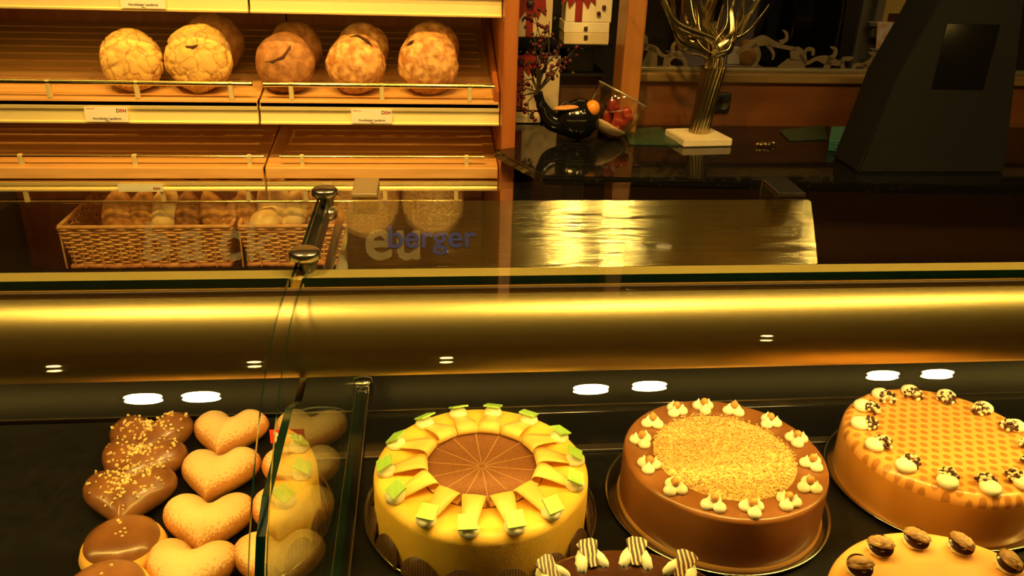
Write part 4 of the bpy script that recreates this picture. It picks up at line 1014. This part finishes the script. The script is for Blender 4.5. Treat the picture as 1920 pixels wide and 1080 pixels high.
# --- walnut cake
wx, wy = .541, .583
cake_plate(wx, wy, .15, 'round steel plate under the orange walnut cake')
wc = thing('walnut_cake', 'orange glazed round cake topped with walnut halves, bottom right', 'cake', (wx, wy, Z0))
obj('orange_cover', cake_body(wx, wy, .135, Z0, Z1, .014), orangeM, wc)
for k in range(14):
    a = radians(120-6+k*360/14); px, py = wx+.108*cos(a), wy+.108*sin(a)
    b = bm_(); lathe(b, [(0, 0), (.010, 0), (.0125, .004), (.0115, .007), (.009, .009), (0, .0095)], 20, (px, py, Z1-.001))
    for v in b.verts: v.co.xy += V((.0015*sin(v.co.y*2500), 0))
    d = obj('cream_dollop', b, cream, wc)
    b = bmesh.new(); bmesh.ops.create_icosphere(b, subdivisions=4, radius=1)
    for v in b.verts:
        p = v.co.copy(); e = 1+.12*noise.noise(p*3.5+V((k*3, 0, 0)))+.08*noise.noise(p*9); e -= .22*max(0, 1-abs(p.y)/.12)*(p.z > 0)
        v.co = V((p.x*.0145*e, p.y*.0115*e, max(p.z, -.2)*.0075*e))
    xf(b, b.verts, (.35, 0, a+.8), (px, py-.001, Z1+.0125)); obj('walnut_half', b, walnut, d, smooth=True)
    b = lathe(bm_(), [(0, 0), (.014, 0), (.0143, .0008), (.014, .0016), (0, .0016)], 24); xf(b, b.verts, (.35, 0, 0), (px, py-.001, Z1+.009)); obj('chocolate_disc', b, chocD, d)
# --- dark chocolate cake
kx, ky = .196, .577
cake_plate(kx, ky, .146, 'round steel plate under the dark chocolate cake')
kc = thing('chocolate_cake', 'dark chocolate glazed cake with striped cream shells, bottom middle', 'cake', (kx, ky, Z0))
obj('chocolate_cover', cake_body(kx, ky, .133, Z0, Z1, .012), chocD, kc)
strM = M('striped_chocolate_fan', (.09, .03, .012), (.8, .62, .35), mode='wave', scale=70, rough=.35, lo=.55, hi=.7)
for k in range(14):
    a = radians(126+2-k*360/14); px, py = kx+.115*cos(a), ky+.115*sin(a)
    for s in (-1, 1):
        b = bmesh.new(); bmesh.ops.create_icosphere(b, subdivisions=3, radius=1)
        for v in b.verts:
            p = v.co; v.co = V((p.x*.0075*(1+.15*sin(p.y*14)), p.y*.018, abs(p.z)*.010+.0))
        xf(b, b.verts, (0, 0, a-pi/2-s*.42), (px-s*.008*sin(a), py+s*.008*cos(a), Z1)); obj('cream_shell', b, cream, kc, smooth=True)
    b = bm_(); prism(b, [(-.004, -.015), (.004, -.015), (.012, .012), (.006, .016), (-.006, .016), (-.012, .012)], 0, .0018, 'z'); xf(b, b.verts, (.5, 0, a-pi/2), (px, py, Z1+.009)); obj('striped_chocolate_fan', b, strM, kc)

# ------------------------------------------------------------------ heart buns
def heartbm(w=.104, l=.094, h=.04, sd=0, point=.62):
    # puffy heart: radial polar outline, domed profile
    N, K = 72, 14; out = []
    for i in range(N):
        t_ = 2*pi*i/N
        x = 16*sin(t_)**3; y = 13*cos(t_)-5*cos(2*t_)-2*cos(3*t_)-cos(4*t_)
        out.append(V((x/32*w, (y+2.2)/29*l)))
    # soften
    for _ in range(14): out = [(out[i-1]+out[i]*2+out[(i+1) % N])/4 for i in range(N)]
    xs = [p.x for p in out]; ys = [p.y for p in out]; yc_ = (max(ys)+min(ys))/2
    out = [V((p.x*w/(max(xs)-min(xs)), (p.y-yc_)*l/(max(ys)-min(ys)))) for p in out]
    b = bmesh.new(); rings = []
    prof = []
    for k in range(K+1):
        a = -pi*.36+(pi/2+pi*.36)*k/K; prof.append((cos(a), sin(a)))
    for k, (rc, zc) in enumerate(prof):
        ring = []
        for i, p in enumerate(out):
            # inner rings drift to the medial axis so that lobes stay round
            c0 = V((p.x*.10, .003)); q = c0+(p-c0)*rc
            z = h*.42+zc*h*.58 if zc > 0 else h*.42+zc*h*.42/sin(pi*.36)
            if zc > 0:
                dd = min((q-o_).length for o_ in out); t_ = min(1, dd/(w*.33)); z = h*.42+h*.58*sqrt(max(0, 1-(1-t_)**2))
            if False: z -= .006*(max(0, 1-abs(q.x)/(w*.22))**2*(3-2*max(0, 1-abs(q.x)/(w*.22))))*max(0, min(1, (q.y-.012)/.02))*(zc > 0)
            z += .0025*noise.noise(V((q.x*30, q.y*30, sd)))*(zc > 0)
            ring.append(b.verts.new((q.x*(1+.04*noise.noise(V((q.y*20, sd, 0)))), q.y, z)))
        rings.append(ring)
    for A_, B_ in zip(rings, rings[1:]):
        for i in range(N): b.faces.new((A_[i], A_[(i+1) % N], B_[(i+1) % N], B_[i]))
    b.faces.new(rings[0][::-1])
    bmesh.ops.remove_doubles(b, verts=b.verts, dist=.0002)
    bmesh.ops.triangulate(b, faces=[f for f in b.faces if len(f.verts) > 4])
    rim = [e for e in b.edges if e.is_boundary]
    if rim: bmesh.ops.holes_fill(b, edges=rim, sides=0)
    for f in b.faces: f.smooth = True
    return b
names = ['farthest', 'second from the back', 'third from the back', 'nearest']
hearts = [(-.279, 1.008-.035), (-.277, .895), (-.270, .805), (-.278, .712), (-.168, .975), (-.170, .885), (-.171, .795), (-.172, .705)]
hearts = [(-.282, 1.022), (-.277, .930), (-.270, .835), (-.274, .752), (-.170, 1.018), (-.170, .928), (-.172, .842), (-.174, .760)]
random.seed(4)
for i, (x, y) in enumerate(hearts):
    b = heartbm(.104 if i not in (2,) else .108, .100, .044, i*3.7)
    o = obj('heart_bun', b, heartM); o.location = (x, y, .9765); o.rotation_euler = (random.uniform(-.02, .04), random.uniform(-.05, .05), random.uniform(-.2, .12))
    tag(o, 'sugar dusted heart bun, %s, %s' % (names[i % 4], 'column left of the divider' if i < 4 else 'column behind the glass divider'), 'pastry', 'sugar dusted heart buns')
# chocolate hearts with nuts
for i, (x, y) in enumerate(((-.385, 1.015), (-.383, .955), (-.378, .890), )):
    t = thing('nut_glazed_heart', 'chocolate glazed heart bun with chopped nuts, %s at the left edge' % names[i], 'pastry', (x, y, .9765), 'chocolate glazed nut buns')
    hb = heartbm(.112, .1, .046, i*5+2); pts = [v.co.copy() for v in hb.verts if v.co.z > .034]
    o = obj('bun_body', hb, chocG, t, world=False); o.rotation_euler = (.05, 0, [.15, -.1, .1][i])
    q = bm_(); random.seed(i)
    for k in range(130):
        c_ = random.choice(pts)+V((random.uniform(-.004, .004), random.uniform(-.004, .004), .0))
        s = random.uniform(.001, .0024); box(q, -s, s, -s*.7, s*.7, -s*.6, s*.6, rot=(random.random()*3, random.random()*3, random.random()*3), loc=c_)
    o2 = obj('chopped_nuts', q, nutM, o, world=False); o2['kind'] = 'stuff'
# chocolate ringed doughnuts
for i, (x, y, lab) in enumerate(((-.355, .800, 'chocolate topped doughnut with a yellow rim at the left edge'), (-.350, .725, 'chocolate glazed bun in front of the yellow rimmed doughnut'))):
    t = thing('chocolate_doughnut', lab, 'pastry', (x, y, .9765), 'chocolate topped doughnuts')
    b = lathe(bm_(), [(0, 0), (.036, .001), (.046, .010), (.048, .018), (.045, .027), (.040, .033)], 40); bmesh.ops.translate(b, vec=V((0, 0, 0)), verts=b.verts)
    obj('dough_ring', b, M('yellow_dough_rim', (.85, .5, .12), rough=.5) if 'yellow_dough_rim' not in MATS else MATS['yellow_dough_rim'], t, world=False)
    b = lathe(bm_(), [(.0425, .028), (.040, .036), (.030, .042), (.012, .044), (0, .0445)], 40); obj('chocolate_glaze', b, chocG, t, world=False)
    q = bm_()
    for k in range(8): a = random.random()*6.3; rr = random.random()*.025; sph(q, (rr*cos(a), rr*sin(a), .043), .0022, u=8, v=5)
    obj('sugar_drops', q, nutM, t, world=False)['kind'] = 'stuff'
# red Neu tag
p = at(538, 818, Y=.93); wd, hh = .045, .0205
t = thing('promotion_tag', 'red card reading Neu in white among the heart buns', 'sign', (p.x, .93, .971))
b = bm_(); box(b, p.x-wd/2+.001, p.x+wd/2-.0, .930, .931, p.z-hh/2, p.z+hh/2); obj('card', b, redp, t)
b = text_bm('Neu', .0205, facing((p.x+.001, .9296, p.z-.0068)), .0002, .0007); obj('white_text', b, wlet, t)
b = bm_(); box(b, p.x-.0015, p.x+.0015, .9312, .933, .971, p.z+hh/3); obj('tag_stick', b, chrome, t)
# clear oval plastic holder
p = at(600, 772, Y=1.06)
t = thing('clear_oval_holder', 'clear plastic oval holder behind the heart buns', 'holder', (p.x, 1.06, .974))
clr = M('clear_plastic', (.8, .78, .7), rough=.1, alpha=.35, spec=1)
for dz, s in ((.028, 1), (.02, .93), (.004, .8)):
    b = bm_(); tube(b, [V((p.x+.036*s*cos(a), 1.06+.02*s*sin(a), .974+dz)) for a in [2*pi*i/40 for i in range(41)]], .0013, 6, cap=False); obj('oval_ring', b, clr, t)
b = bm_(); box(b, p.x-.03, p.x+.03, 1.045, 1.075, .9738, .976, .0008); obj('holder_base', b, clr, t)

# ------------------------------------------------------------------ colour management
sc.view_settings.view_transform = 'Standard'; sc.view_settings.look = 'None'
sc.view_settings.exposure = 0.0; sc.view_settings.gamma = 1; sc.view_settings.use_curve_mapping = False
